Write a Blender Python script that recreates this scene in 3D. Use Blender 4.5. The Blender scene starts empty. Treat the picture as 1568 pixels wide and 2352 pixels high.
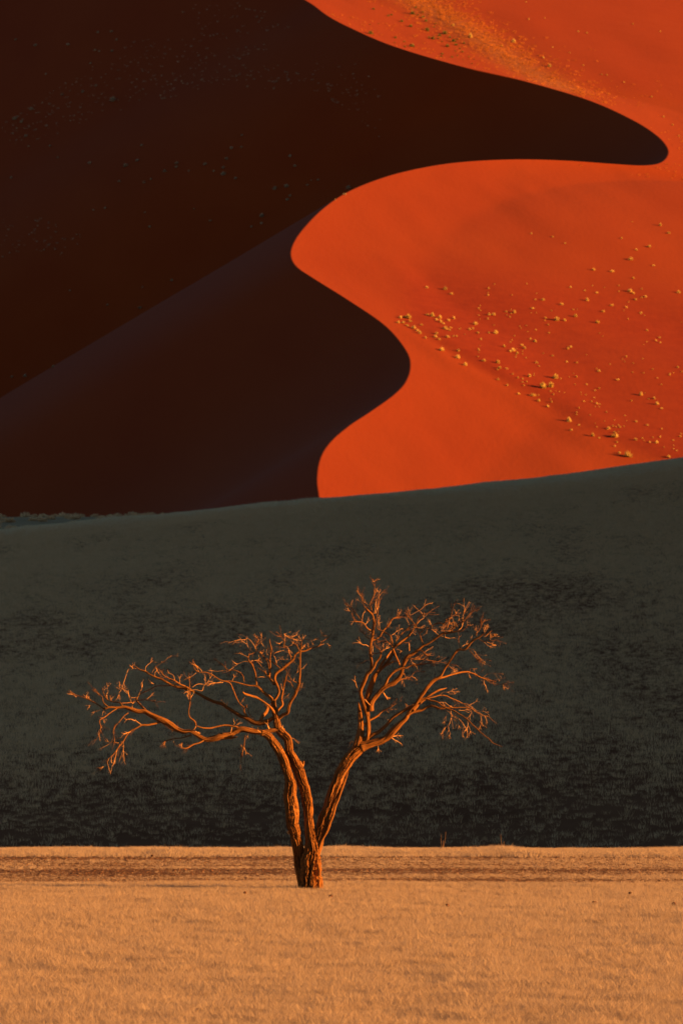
import bpy, math, random
import numpy as np
from mathutils import Vector, Matrix

scene = bpy.context.scene
col = scene.collection
R = math.radians
rng = np.random.default_rng(7)
random.seed(7)

# ------------------------------------------------------------------ camera
CAM_H = 6.0
HALF_V = R(5.6)
PITCH = 0.0221
cam_data = bpy.data.cameras.new('camera')
cam_data.sensor_fit = 'VERTICAL'
cam_data.sensor_height = 36.0
cam_data.lens = 18.0 / math.tan(HALF_V)
cam_data.clip_start = 1.0
cam_data.clip_end = 20000.0
cam_data.dof.use_dof = True
cam_data.dof.focus_distance = 121.0
cam_data.dof.aperture_fstop = 4.0
cam = bpy.data.objects.new('camera', cam_data)
col.objects.link(cam)
cam.location = (0, 0, CAM_H)
cam.rotation_euler = (math.pi / 2 + PITCH, 0, 0)
scene.camera = cam

# ------------------------------------------------------------------ sky, sun, exposure
SUN_EL = R(9.0)
SUN_AZ = R(77.0)            # to the right of straight behind the camera
sun_dir = Vector((math.cos(SUN_EL) * math.sin(SUN_AZ), -math.cos(SUN_EL) * math.cos(SUN_AZ), math.sin(SUN_EL)))
world = bpy.data.worlds.new('World')
scene.world = world
world.use_nodes = True
wn = world.node_tree
wn.nodes.clear()
sky = wn.nodes.new('ShaderNodeTexSky')
sky.sky_type = 'NISHITA'
sky.sun_disc = False
sky.sun_elevation = SUN_EL
sky.sun_rotation = math.atan2(sun_dir.x, sun_dir.y)
sky.altitude = 600
sky.air_density = 1.0
sky.dust_density = 0.4
sky.ozone_density = 2.6
bg = wn.nodes.new('ShaderNodeBackground')
bg.inputs['Strength'].default_value = 0.0295
wo = wn.nodes.new('ShaderNodeOutputWorld')
wn.links.new(sky.outputs[0], bg.inputs['Color'])
wn.links.new(bg.outputs[0], wo.inputs['Surface'])

sun_data = bpy.data.lights.new('sun', 'SUN')
sun_data.energy = 5.0
sun_data.angle = R(0.53)
sun_data.color = (1.0, 0.45, 0.11)
sun = bpy.data.objects.new('sun', sun_data)
col.objects.link(sun)
sun.rotation_euler = sun_dir.to_track_quat('Z', 'Y').to_euler()
sun.location = (60, -40, 60)

vs = scene.view_settings
vs.view_transform = 'Standard'
vs.look = 'None'
vs.gamma = 1.0
vs.use_curve_mapping = False
vs.exposure = 1.82
scene.cycles.use_denoising = True
scene.cycles.use_adaptive_sampling = False
scene.cycles.max_bounces = 4
scene.cycles.diffuse_bounces = 1
scene.cycles.transmission_bounces = 3

# ------------------------------------------------------------------ helpers
TV = math.tan(HALF_V)
SX = 1568.0 / 2048.0


def ray(u, v):
    """direction (per unit y) of a point of the photograph given in 1568 x 2352 pixels"""
    cx = TV * (u - 784.0) / 1176.0
    cy = TV * (1176.0 - v) / 1176.0
    dy = math.cos(PITCH) - cy * math.sin(PITCH)
    dz = math.sin(PITCH) + cy * math.cos(PITCH)
    return cx / dy, dz / dy


def at(u, v, y):
    a, b = ray(u, v)
    return np.array((a * y, y, CAM_H + b * y))


def tag(o, label=None, cat=None, group=None, kind=None):
    if label: o['label'] = label
    if cat: o['category'] = cat
    if group: o['group'] = group
    if kind: o['kind'] = kind
    return o


def mesh_obj(name, verts, faces, mat, parent=None, smooth=True):
    me = bpy.data.meshes.new(name)
    me.from_pydata([tuple(map(float, v)) for v in verts], [], faces)
    me.materials.append(mat)
    if smooth:
        me.polygons.foreach_set('use_smooth', [True] * len(me.polygons))
    o = bpy.data.objects.new(name, me)
    col.objects.link(o)
    if parent: o.parent = parent
    return o


def grid_obj(name, X, Y, Z, mat, attrs=None):
    """a regular sheet from 2-D arrays, fast path"""
    n, m = X.shape
    me = bpy.data.meshes.new(name)
    co = np.stack([X, Y, Z], -1).reshape(-1, 3).astype(np.float32)
    idx = np.arange(n * m).reshape(n, m)
    q = np.stack([idx[:-1, :-1], idx[:-1, 1:], idx[1:, 1:], idx[1:, :-1]], -1).reshape(-1, 4)
    me.vertices.add(len(co)); me.vertices.foreach_set('co', co.ravel())
    me.loops.add(q.size); me.loops.foreach_set('vertex_index', q.ravel().astype(np.int32))
    me.polygons.add(len(q))
    me.polygons.foreach_set('loop_start', np.arange(0, q.size, 4, dtype=np.int32))
    me.polygons.foreach_set('use_smooth', np.ones(len(q), dtype=bool))
    me.update(calc_edges=True)
    for k, a in (attrs or {}).items():
        at_ = me.attributes.new(k, 'FLOAT', 'POINT')
        at_.data.foreach_set('value', a.reshape(-1).astype(np.float32))
    me.materials.append(mat)
    o = bpy.data.objects.new(name, me)
    col.objects.link(o)
    return o


def sstep(a, b, x):
    t = np.clip((x - a) / (b - a), 0, 1)
    return t * t * (3 - 2 * t)


_perm = np.random.default_rng(3).random((256, 256))


def vnoise(x, y):
    """tileable value noise, vectorised"""
    x = np.asarray(x, float); y = np.asarray(y, float)
    xi = np.floor(x).astype(int); yi = np.floor(y).astype(int)
    fx = x - xi; fy = y - yi
    fx = fx * fx * (3 - 2 * fx); fy = fy * fy * (3 - 2 * fy)
    g = lambda a, b: _perm[a & 255, b & 255]
    return (g(xi, yi) * (1 - fx) + g(xi + 1, yi) * fx) * (1 - fy) + (g(xi, yi + 1) * (1 - fx) + g(xi + 1, yi + 1) * fx) * fy


def fbm(x, y, o=4):
    s = 0; a = 0.5
    for i in range(o):
        s = s + a * (vnoise(x * 2 ** i + 17.3 * i, y * 2 ** i + 5.1 * i) - 0.5)
        a *= 0.5
    return s * 2


# ------------------------------------------------------------------ materials
def new_mat(name):
    m = bpy.data.materials.new(name)
    m.use_nodes = True
    nt = m.node_tree
    b = nt.nodes['Principled BSDF']
    b.inputs['Roughness'].default_value = 0.9
    b.inputs['Specular IOR Level'].default_value = 0.1
    return m, nt, b


def N(nt, t, **kw):
    n = nt.nodes.new(t)
    for k, v in kw.items():
        if k in n.inputs.keys(): n.inputs[k].default_value = v
        else: setattr(n, k, v)
    return n


def ramp(nt, fac, stops):
    r = nt.nodes.new('ShaderNodeValToRGB')
    els = r.color_ramp.elements
    while len(els) < len(stops): els.new(0.5)
    for e, (p, c) in zip(els, stops):
        e.position = p
        e.color = (c[0], c[1], c[2], 1)
    nt.links.new(fac, r.inputs['Fac'])
    return r


def noise(nt, vec, scale, detail=4, rough=0.55):
    n = N(nt, 'ShaderNodeTexNoise')
    n.inputs['Scale'].default_value = scale
    n.inputs['Detail'].default_value = detail
    n.inputs['Roughness'].default_value = rough
    if vec is not None: nt.links.new(vec, n.inputs['Vector'])
    return n


def mapping(nt, src, scale, rot=(0, 0, 0)):
    mp = N(nt, 'ShaderNodeMapping')
    mp.inputs['Scale'].default_value = scale
    mp.inputs['Rotation'].default_value = rot
    nt.links.new(src, mp.inputs['Vector'])
    return mp.outputs[0]


def mixc(nt, fac, a, b, mode='MIX'):
    m = N(nt, 'ShaderNodeMix', data_type='RGBA', blend_type=mode)
    for sock, v in ((m.inputs[0], fac), (m.inputs[6], a), (m.inputs[7], b)):
        if hasattr(v, 'is_linked'): nt.links.new(v, sock)
        elif isinstance(v, (int, float)): sock.default_value = v
        else: sock.default_value = (v[0], v[1], v[2], 1)
    return m.outputs[2]


def bump(nt, h, strength, dist, b):
    n = N(nt, 'ShaderNodeBump')
    n.inputs['Strength'].default_value = strength
    n.inputs['Distance'].default_value = dist
    nt.links.new(h, n.inputs['Height'])
    nt.links.new(n.outputs[0], b.inputs['Normal'])


def sand_material():
    m, nt, b = new_mat('dune_sand')
    geo = N(nt, 'ShaderNodeNewGeometry')
    p = geo.outputs['Position']
    n1 = noise(nt, mapping(nt, p, (0.05, 0.012, 0.05), (0, 0, 0.35)), 1.0, 5)
    c1 = ramp(nt, n1.outputs[0], [(0.3, (0.235, 0.031, 0.002)), (0.7, (0.26, 0.039, 0.0035))])
    av = N(nt, 'ShaderNodeAttribute', attribute_name='stony')
    n2 = noise(nt, p, 0.35, 6, 0.65)
    c2 = ramp(nt, n2.outputs[0], [(0.35, (0.20, 0.020, 0.002)), (0.65, (0.235, 0.027, 0.003))])
    base = mixc(nt, av.outputs['Fac'], c1.outputs[0], c2.outputs[0])
    ag = N(nt, 'ShaderNodeAttribute', attribute_name='litter')
    n3 = noise(nt, p, 0.9, 5, 0.7)
    mul = N(nt, 'ShaderNodeMath', operation='MULTIPLY')
    nt.links.new(ag.outputs['Fac'], mul.inputs[0]); nt.links.new(n3.outputs[0], mul.inputs[1])
    base = mixc(nt, mul.outputs[0], base, (0.30, 0.125, 0.035))
    nt.links.new(base, b.inputs['Base Color'])
    n4 = noise(nt, mapping(nt, p, (1.2, 0.35, 1.2), (0, 0, 0.5)), 1.0, 6, 0.6)
    bump(nt, n4.outputs[0], 0.16, 0.25, b)
    b.inputs['Specular IOR Level'].default_value = 0.15
    b.inputs['Roughness'].default_value = 0.95
    return m


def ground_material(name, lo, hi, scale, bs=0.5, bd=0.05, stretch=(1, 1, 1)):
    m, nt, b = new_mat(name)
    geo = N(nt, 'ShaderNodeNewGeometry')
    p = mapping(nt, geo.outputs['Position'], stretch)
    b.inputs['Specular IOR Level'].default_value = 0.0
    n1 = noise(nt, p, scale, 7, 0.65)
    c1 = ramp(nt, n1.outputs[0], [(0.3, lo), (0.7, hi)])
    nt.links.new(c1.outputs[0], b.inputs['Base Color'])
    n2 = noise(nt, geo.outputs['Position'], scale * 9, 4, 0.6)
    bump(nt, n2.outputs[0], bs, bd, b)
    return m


def blade_material(name, lo, hi, trans=0.3):
    m, nt, b = new_mat(name)
    oi = N(nt, 'ShaderNodeObjectInfo')
    c = ramp(nt, oi.outputs['Random'], [(0.0, lo), (1.0, hi)])
    nt.links.new(c.outputs[0], b.inputs['Base Color'])
    b.inputs['Roughness'].default_value = 0.75
    tr = N(nt, 'ShaderNodeBsdfTranslucent')
    nt.links.new(c.outputs[0], tr.inputs['Color'])
    mx = N(nt, 'ShaderNodeMixShader')
    mx.inputs[0].default_value = trans
    nt.links.new(b.outputs[0], mx.inputs[1]); nt.links.new(tr.outputs[0], mx.inputs[2])
    nt.links.new(mx.outputs[0], nt.nodes['Material Output'].inputs['Surface'])
    return m


def bark_material(name='weathered_bark', k=1.0):
    m, nt, b = new_mat(name)
    a = N(nt, 'ShaderNodeAttribute', attribute_name='bark')
    v = a.outputs['Vector']
    n1 = noise(nt, mapping(nt, v, (34, 34, 1.6)), 1.0, 6, 0.62)
    n2 = noise(nt, mapping(nt, v, (7, 7, 1.2)), 1.0, 4, 0.6)
    c = ramp(nt, n1.outputs[0], [(0.30, (0.025, 0.010, 0.004)), (0.30 + 0.14 / k, (0.25 * k, 0.100 * k, 0.024 * k)), (0.72, (0.50 * k, 0.215 * k, 0.055 * k))])
    c2 = ramp(nt, n2.outputs[0], [(0.3, (0.72, 0.66, 0.62)), (0.7, (1.0, 1.0, 1.0))])
    nt.links.new(mixc(nt, 1.0, c.outputs[0], c2.outputs[0], 'MULTIPLY'), b.inputs['Base Color'])
    bump(nt, n1.outputs[0], 0.9, 0.03, b)
    return m


def stone_material(name, lo, hi):
    m, nt, b = new_mat(name)
    oi = N(nt, 'ShaderNodeObjectInfo')
    geo = N(nt, 'ShaderNodeNewGeometry')
    n1 = noise(nt, geo.outputs['Position'], 9, 4)
    c = ramp(nt, oi.outputs['Random'], [(0.0, lo), (0.75, tuple((x + y) / 2 for x, y in zip(lo, hi))), (1.0, hi)])
    c2 = ramp(nt, n1.outputs[0], [(0.3, (0.6, 0.6, 0.6)), (0.7, (1, 1, 1))])
    nt.links.new(mixc(nt, 1.0, c.outputs[0], c2.outputs[0], 'MULTIPLY'), b.inputs['Base Color'])
    b.inputs['Roughness'].default_value = 0.7
    return m


M_sand = sand_material()
M_plain = ground_material('straw_littered_soil', (0.15, 0.075, 0.04), (0.28, 0.165, 0.09), 0.8, 0.6, 0.06, (0.6, 0.25, 1))
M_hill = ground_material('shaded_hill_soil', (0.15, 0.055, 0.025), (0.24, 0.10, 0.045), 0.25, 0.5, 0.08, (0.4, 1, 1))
M_far = ground_material('far_flat_soil', (0.30, 0.19, 0.095), (0.44, 0.29, 0.15), 0.2)
M_floor = ground_material('desert_soil', (0.30, 0.11, 0.05), (0.42, 0.18, 0.08), 0.05)
M_straw = blade_material('dry_straw', (0.41, 0.295, 0.20), (0.53, 0.41, 0.295), 0.35)
M_shadegrass = blade_material('grey_dry_grass', (0.74, 0.43, 0.20), (0.88, 0.56, 0.28), 0.3)
M_gold = blade_material('golden_tussock', (0.52, 0.36, 0.09), (0.70, 0.52, 0.16), 0.3)
M_goldgrass = blade_material('golden_dune_grass', (0.40, 0.13, 0.020), (0.54, 0.19, 0.035), 0.3)
M_green = blade_material('olive_shrub', (0.12, 0.12, 0.03), (0.19, 0.18, 0.05), 0.2)
M_darkbush = blade_material('grey_green_shrub', (0.40, 0.28, 0.15), (0.58, 0.42, 0.24), 0.2)
M_bark = bark_material()
M_oldbark = bark_material('old_furrowed_bark', 0.86)
M_twig, _nt, _b = new_mat('bleached_twig')
_n = noise(_nt, N(_nt, 'ShaderNodeNewGeometry').outputs['Position'], 6.0, 3)
_nt.links.new(ramp(_nt, _n.outputs[0], [(0.35, (0.46, 0.21, 0.06)), (0.65, (0.70, 0.35, 0.12))]).outputs[0], _b.inputs['Base Color'])
M_gravel = stone_material('rust_gravel', (0.045, 0.022, 0.014), (0.36, 0.17, 0.07))
M_stone = stone_material('brown_stone', (0.10, 0.045, 0.025), (0.19, 0.085, 0.042))

# ------------------------------------------------------------------ terrain shapes
HC = 400.0     # distance of the grassy hill's crest line


def hill_crest_z(x):
    # crest heights above the plain along x at y = HC
    u = np.clip(x, -60, 70) / (TV * 2 / 2352 * HC) + 784.0
    v = np.interp(u, [-900, 0, 200, 400, 733, 1000, 1300, 1568, 2600], [1310, 1229, 1207, 1189, 1155, 1131, 1098, 1060, 925])
    b = PITCH + TV * (1176 - v) / 1176
    return CAM_H + b * HC


def ground_z(x, y):
    x = np.asarray(x, float); y = np.asarray(y, float)
    # flat plain in front, a lip, then a shallow hidden dip
    z = 0.10 * fbm(x * 0.11, y * 0.05, 3)
    z = z - 2.9 * sstep(139.5, 180, y)
    # grassy hill
    t = (y - 176.0) / (HC - 176.0)
    tt = np.clip(t, 0, 1.0)
    prof = np.where(tt < 0.80, tt * 1.12, 0.896 + 0.104 * np.sin(np.clip((tt - 0.80) / 0.20, 0, 1) * math.pi / 2))
    prof = prof * sstep(-0.02, 0.16, tt)
    H = hill_crest_z(x) + 2.9
    hz = H * prof + 0.5 * fbm(x * 0.03 + 3, y * 0.014, 3) * sstep(0.05, 0.3, tt) * (1 - sstep(0.85, 1.0, tt))
    far = 9.0 + 9.6 * sstep(440, 600, y) + 2.9
    back = sstep(HC + 2, HC + 85, y)
    hz = hz * (1 - back) + far * back
    z = z + hz
    # added dune shoulder, unseen right of the frame, shaped to shade hill and shrubs
    p = y + 0.231 * x
    A = sstep(158, 192, p) * (1 - sstep(635, 685, p))
    x0 = np.maximum(26, 0.0655 * y + 3)
    rid = sstep(x0, x0 + 42, x) * (1 - 0.9 * sstep(x0 + 56, x0 + 165, x))
    z = z + 38.0 * A * rid * (0.6 + 0.4 * sstep(190, 300, p))
    return z


# crest of the big dune: photograph points turned into plan positions on its windward plane
S_, Y1, MX = 0.30, 623.0, -0.13
KX = 0.73
crest_px = [(733, 1190), (732, 1148), (727, 1100), (735, 1052), (758, 1015), (800, 978), (850, 945), (905, 905), (933, 872), (941, 832),
            (925, 795), (880, 745), (800, 690), (722, 641), (680, 612), (667, 585), (675, 555), (700, 520), (740, 480),
            (790, 445), (850, 418), (920, 396), (1010, 378), (1100, 369), (1200, 366), (1300, 369), (1400, 376), (1470, 380),
            (1512, 375), (1531, 358), (1530, 338), (1505, 310), (1450, 275), (1350, 230), (1200, 185), (1050, 150), (900, 105),
            (800, 62), (750, 35), (700, 0), (600, -45), (480, -95)]


def crest_points():
    out = []
    for (u, v) in crest_px:
        a, b = ray(u, v)
        # S*(y-Y1) + MX*x = CAM_H + b*y , x = a*y
        y = (CAM_H + S_ * Y1) / (S_ + MX * a - b)
        out.append((a * y, y))
    # the path is a function of y: nudge any backward step forward
    fix = [out[0]]
    for x, y in out[1:]:
        fix.append((x, max(y, fix[-1][1] + 0.35)))
    return fix


def catmull(P, n=10):
    P = [np.array(p, float) for p in P]
    P = [2 * P[0] - P[1]] + P + [2 * P[-1] - P[-2]]
    out = []
    for i in range(1, len(P) - 2):
        for k in range(n):
            t = k / n
            a, b, c, d = P[i - 1], P[i], P[i + 1], P[i + 2]
            out.append(0.5 * (2 * b + (c - a) * t + (2 * a - 5 * b + 4 * c - d) * t * t + (3 * b - a - 3 * c + d) * t ** 3))
    out.append(P[-2])
    return np.array(out)


cp = crest_points()
cc = catmull(cp, 10)
cc[:, 1] = np.maximum.accumulate(cc[:, 1] + np.arange(len(cc)) * 1e-4)
y_lo, y_hi = cc[0, 1], cc[-1, 1]
CY = np.concatenate([[y_lo - 140], cc[:, 1], [y_hi + 60, y_hi + 400]])
CX = np.concatenate([[cc[0, 0] - 4], cc[:, 0], [cc[-1, 0] - 34, cc[-1, 0] - 150]])
# a smoothed crest that the far parts of the lee face follow
_yy = np.linspace(CY[0], CY[-1], 3000)
_cx = np.interp(_yy, CY, CX)
_k = np.hanning(121); _k /= _k.sum()
_cs = np.convolve(np.pad(_cx, 60, mode='edge'), _k, mode='valid')


SCARP = None


def dune_rel(d, y):
    """height of the dune at signed distance d (in x) from its crest at depth y"""
    c = np.interp(y, CY, CX)
    cs = np.interp(y, _yy, _cs)
    x = c + d
    top = np.where(y < 1340, S_ * (y - Y1), S_ * (1340 - Y1) + S_ * 60 * np.tanh((np.maximum(y, 1340) - 1340) / 60) - 0.25 * np.maximum(0, y - 1450))
    Pl = top + MX * x
    L = np.maximum(0, -d)
    Rr = np.maximum(0, d)
    blend = 1 - np.exp(-L / 22.0)
    left = -KX * L + KX * 0.75 * (c - cs) * blend
    # gentle concave toe of the lee face
    left = left + 0.6 * fbm(x * 0.02, y * 0.02, 3) * (1 - np.exp(-L / 15.0))
    right = -0.09 * 14.0 * (1 - np.exp(-Rr / 14.0)) + 0.05 * np.maximum(0, Rr - 22) * np.exp(-np.maximum(0, Rr - 22) / 60)
    right = right + (1 - np.exp(-Rr / 10.0)) * (0.25 * fbm(x * 0.025 + 9, y * 0.012 + 2, 3) + 0.25 * fbm(x * 0.12 + y * 0.03, y * 0.03 + 5, 3))
    right = right - 0.35 * np.maximum(0, Rr - 130)
    if SCARP is not None:      # a low step where the smooth strip meets the stony fans
        ex = np.interp(y, SCARP[:, 0], SCARP[:, 1])
        fade = sstep(SCARP[0, 0] - 6, SCARP[0, 0] + 6, y) * (1 - sstep(SCARP[-1, 0] - 12, SCARP[-1, 0] + 10, y))
        right = right + fade * np.minimum(1, Rr / 6) * (0.36 * sstep(-0.5, 5.0, x - ex) + 0.15 * np.exp(-((x - ex + 2.5) / 3.0) ** 2))
    return x, Pl + np.where(d < 0, left, right)


def dune_z(x, y):
    c = np.interp(y, CY, CX)
    return dune_rel(np.asarray(x, float) - c, y)[1]


def hit(u, v, y0=560.0, y1=1330.0):
    """where the view ray of a photograph point meets the far terrain"""
    a, b = ray(u, v)
    ys = np.arange(y0, y1, 0.5)
    h = np.maximum(dune_z(a * ys, ys), ground_z(a * ys, ys)) - (CAM_H + b * ys)
    k = np.argmax(h > 0)
    if not h[k] > 0: return None
    y = ys[k]
    if k > 0:
        y = ys[k] - 0.5 * h[k] / max(1e-6, h[k] - h[k - 1])
    return np.array((a * y, y, max(float(dune_z(a * y, y)), float(ground_z(a * y, y)))))


def hit2(X, Y):
    return hit(X * SX, Y * SX)


# ------------------------------------------------------------------ the setting
def sheet(name, xs, ys, mat, fn):
    X, Y = np.meshgrid(xs, ys)
    return tag(grid_obj(name, X, Y, fn(X, Y), mat), kind='structure')


def spaced(lo, hi, fine_lo, fine_hi, fine, coarse):
    a = np.arange(lo, fine_lo, coarse)
    b = np.arange(fine_lo, fine_hi, fine)
    c = np.arange(fine_hi, hi + coarse, coarse)
    return np.unique(np.concatenate([a, b, c]))


xs_near = spaced(-400, 420, -24, 24, 0.35, 7)
sheet('plain', xs_near, np.concatenate([np.arange(-60, 66, 6), np.arange(66, 152.01, 0.5)]), M_plain, ground_z)
xs_hill = spaced(-400, 420, -36, 90, 0.9, 8)
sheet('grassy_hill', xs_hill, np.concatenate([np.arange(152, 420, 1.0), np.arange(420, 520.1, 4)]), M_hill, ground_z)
sheet('far_plain', spaced(-900, 900, -90, 90, 3, 30), np.concatenate([np.arange(520, 860, 4), np.arange(860, 1900, 40)]), M_far, ground_z)
fl = 9000.0
tag(mesh_obj('desert_floor', [(-fl, -fl, -9), (fl, -fl, -9), (fl, fl, -9), (-fl, fl, -9)], [(0, 1, 2, 3)], M_floor), kind='structure')

# dune sheet: columns follow the crest so that its edge is a clean line
rows = [CY[0]]
dense = np.linspace(CY[0], CY[-1], 60000)
cd = np.interp(dense, CY, CX)
acc_y = rows[0]; acc_c = cd[0]
for yv, cv in zip(dense, cd):
    if yv - acc_y > 1.6 or abs(cv - acc_c) > 0.55:
        rows.append(yv); acc_y = yv; acc_c = cv
rows = np.array(rows)
dd = np.concatenate([-np.geomspace(0.25, 200, 95)[::-1], [0.0], np.geomspace(0.25, 190, 110)])
smooth_line = [hit(u, v) for u, v in ((905, 735), (1060, 830), (1200, 905), (1330, 985), (1520, 1065))]
sl = np.array([(p[1], p[0]) for p in smooth_line]); sl = sl[np.argsort(sl[:, 0])]
SCARP = sl
D, YY = np.meshgrid(dd, rows)
Xd, Zd = dune_rel(D, YY)
# sand kinds by place: stony fans right of the smooth strip, grass litter on the upper band
edge_x = np.interp(YY, sl[:, 0], sl[:, 1])
stony = sstep(-2, 4, Xd - edge_x) * sstep(sl[0, 0] - 5, sl[0, 0] + 4, YY) * (1 - sstep(sl[-1, 0] + 18, sl[-1, 0] + 60, YY))
stony = np.maximum(stony, 0.25 * sstep(990, 1030, YY) * sstep(24, 40, D))
stony = stony * (0.6 + 0.4 * np.clip(0.5 + 1.6 * fbm(Xd * 0.05, YY * 0.02, 3), 0, 1))
band = [hit(u, v) for u, v in ((955, 2), (1090, 80), (1190, 150), (1290, 200))]
bl = np.array([(p[1], p[0]) for p in band]); bl = bl[np.argsort(bl[:, 0])]
bx = np.interp(YY, bl[:, 0], bl[:, 1])
litter = np.exp(-((Xd - bx) / 5.0) ** 2) * sstep(bl[0, 0] - 12, bl[0, 0] + 2, YY) * np.where(D > 0, 1, 0)
tag(grid_obj('dune', Xd, YY, Zd, M_sand, {'stony': stony, 'litter': litter}), kind='structure')

# ------------------------------------------------------------------ scattering helper (uncountable cover only)
proto_n = [0]


def proto_collection(objs):
    c = bpy.data.collections.new('tuft_sources_%d' % proto_n[0]); proto_n[0] += 1
    for o in objs:
        for cc_ in list(o.users_collection): cc_.objects.unlink(o)
        c.objects.link(o)
    return c


def scatter(name, pts, rot, scl, idx, protos, label, cat):
    me = bpy.data.meshes.new(name)
    me.vertices.add(len(pts)); me.vertices.foreach_set('co', np.asarray(pts, np.float32).ravel())
    for nm, ty, arr, key in (('rot', 'FLOAT_VECTOR', rot, 'vector'), ('scl', 'FLOAT_VECTOR', scl, 'vector'), ('idx', 'INT', idx, 'value')):
        a = me.attributes.new(nm, ty, 'POINT')
        a.data.foreach_set(key, np.asarray(arr, np.int32 if ty == 'INT' else np.float32).ravel())
    o = bpy.data.objects.new(name, me)
    col.objects.link(o)
    ng = bpy.data.node_groups.new(name + '_scatter', 'GeometryNodeTree')
    ng.interface.new_socket('Geometry', in_out='INPUT', socket_type='NodeSocketGeometry')
    ng.interface.new_socket('Geometry', in_out='OUTPUT', socket_type='NodeSocketGeometry')
    gi = ng.nodes.new('NodeGroupInput'); go = ng.nodes.new('NodeGroupOutput')
    ci = ng.nodes.new('GeometryNodeCollectionInfo')
    ci.inputs['Collection'].default_value = proto_collection(protos)
    ci.inputs['Separate Children'].default_value = True
    ci.inputs['Reset Children'].default_value = True
    ip = ng.nodes.new('GeometryNodeInstanceOnPoints')
    ip.inputs['Pick Instance'].default_value = True

    def attr(nm, ty):
        n = ng.nodes.new('GeometryNodeInputNamedAttribute')
        n.data_type = ty
        n.inputs['Name'].default_value = nm
        return n.outputs[0]
    e2r = ng.nodes.new('FunctionNodeEulerToRotation')
    L = ng.links
    L.new(attr('rot', 'FLOAT_VECTOR'), e2r.inputs[0])
    L.new(gi.outputs[0], ip.inputs['Points'])
    L.new(ci.outputs[0], ip.inputs['Instance'])
    L.new(attr('idx', 'INT'), ip.inputs['Instance Index'])
    L.new(e2r.outputs[0], ip.inputs['Rotation'])
    L.new(attr('scl', 'FLOAT_VECTOR'), ip.inputs['Scale'])
    L.new(ip.outputs[0], go.inputs[0])
    md = o.modifiers.new('scatter', 'NODES')
    md.node_group = ng
    return tag(o, label, cat, kind='stuff')


def tuft_mesh(name, mat, n, h, spread, lean, w, r, droop=0.35, wind=0.0):
    """n tapered, bent blades"""
    V, F = [], []
    for i in range(n):
        a = r.random() * 2 * math.pi
        d = spread * math.sqrt(r.random())
        bx_, by_ = d * math.cos(a), d * math.sin(a)
        a2 = a + r.normal() * 0.6
        hh = h * (0.55 + 0.45 * r.random())
        ln = lean * (0.3 + r.random()) * hh
        dx, dy = math.cos(a2) * ln + wind * hh, math.sin(a2) * ln
        px, py = -math.sin(a2 + r.normal() * 0.8), math.cos(a2 + r.normal() * 0.8)
        k = len(V)
        ww = w * (0.6 + 0.8 * r.random())
        for t, tw in ((0, 1.0), (0.5, 0.8), (1.0, 0.15)):
            q = t * t * (1 + droop) if t < 1 else 1 + droop
            zz = hh * (t - droop * 0.25 * t * t)
            cx, cy = bx_ + dx * q, by_ + dy * q
            V.append((cx - px * ww * tw / 2, cy - py * ww * tw / 2, zz))
            V.append((cx + px * ww * tw / 2, cy + py * ww * tw / 2, zz))
        F += [(k, k + 1, k + 3, k + 2), (k + 2, k + 3, k + 5, k + 4)]
    return V, F


def tuft_obj(name, mat, *a, **k):
    V, F = tuft_mesh(name, mat, *a, **k)
    return mesh_obj(name, V, F, mat)


def scatter_ground(name, density, ylo, yhi, margin, keep, hscale, protos, label, cat, tilt=0.12):
    """random points in the strip of ground the view covers, plus a margin on both sides"""
    hw = 0.0655 * yhi + margin
    n = int(density * (yhi - ylo) * 2 * hw)
    x = rng.uniform(-hw, hw, n); y = rng.uniform(ylo, yhi, n)
    m = np.abs(x) < 0.0655 * y + margin
    x, y = x[m], y[m]
    m = rng.random(len(x)) < keep(x, y)
    x, y = x[m], y[m]
    z = ground_z(x, y) - 0.01
    s = hscale(x, y) * rng.uniform(0.75, 1.25, len(x))
    rot = np.stack([rng.normal(0, tilt, len(x)), rng.normal(0, tilt, len(x)), rng.uniform(0, 6.283, len(x))], -1)
    scl = np.stack([s, s, s], -1)
    return scatter(name, np.stack([x, y, z], -1), rot, scl, rng.integers(0, len(protos), len(x)), protos, label, cat)


# ------------------------------------------------------------------ foreground grass and gravel
def gravel_bands(x, y):
    """1 where the stony wash lies bare, 0 where grass stands"""
    b = sstep(122.8, 125.5, y + 1.6 * fbm(x * 0.08, y * 0.3, 2)) * (1 - sstep(136.8, 138.0, y + 0.6 * fbm(x * 0.1 + 7, 0 * y, 2)))
    streak = 0.55 + 1.5 * fbm(x * 0.03 + 3.0, y * 0.42, 4)
    return b * np.clip(streak, 0, 1)


fg_protos = [tuft_obj('straw_tuft', M_straw, 18, 0.17, 0.10, 0.6, 0.004, rng) for _ in range(7)]
scatter_ground('straw_grass', 170, 66, 122.5, 5,
               lambda x, y: np.clip(0.95 + 0.45 * fbm(x * 1.3, y * 1.1, 4), 0.2, 1),
               lambda x, y: np.clip(1.0 + 0.45 * fbm(x * 1.4 + 31, y * 1.3 + 8, 4), 0.5, 1.5) * (1 - 0.35 * sstep(108, 119, y)),
               fg_protos, 'dry pale straw grass covering the sunlit foreground plain', 'grass')
fg2 = [tuft_obj('short_straw_tuft', M_straw, 12, 0.10, 0.08, 0.6, 0.005, rng) for _ in range(5)]
scatter_ground('short_straw_grass', 150, 122.5, 146.5, 6,
               lambda x, y: np.clip(1.0 - 1.35 * gravel_bands(x, y), 0.05, 1),
               lambda x, y: np.clip(0.9 + 0.5 * fbm(x * 0.5, y * 0.5, 3), 0.5, 1.6) * np.where(y > 136.5, 1.0 + 0.9 * np.clip(fbm(x * 1.1, y * 0.2, 3), 0, 1), 0.6),
               fg2, 'short straw grass in streaks along the stony strip behind the tree', 'grass')


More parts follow.
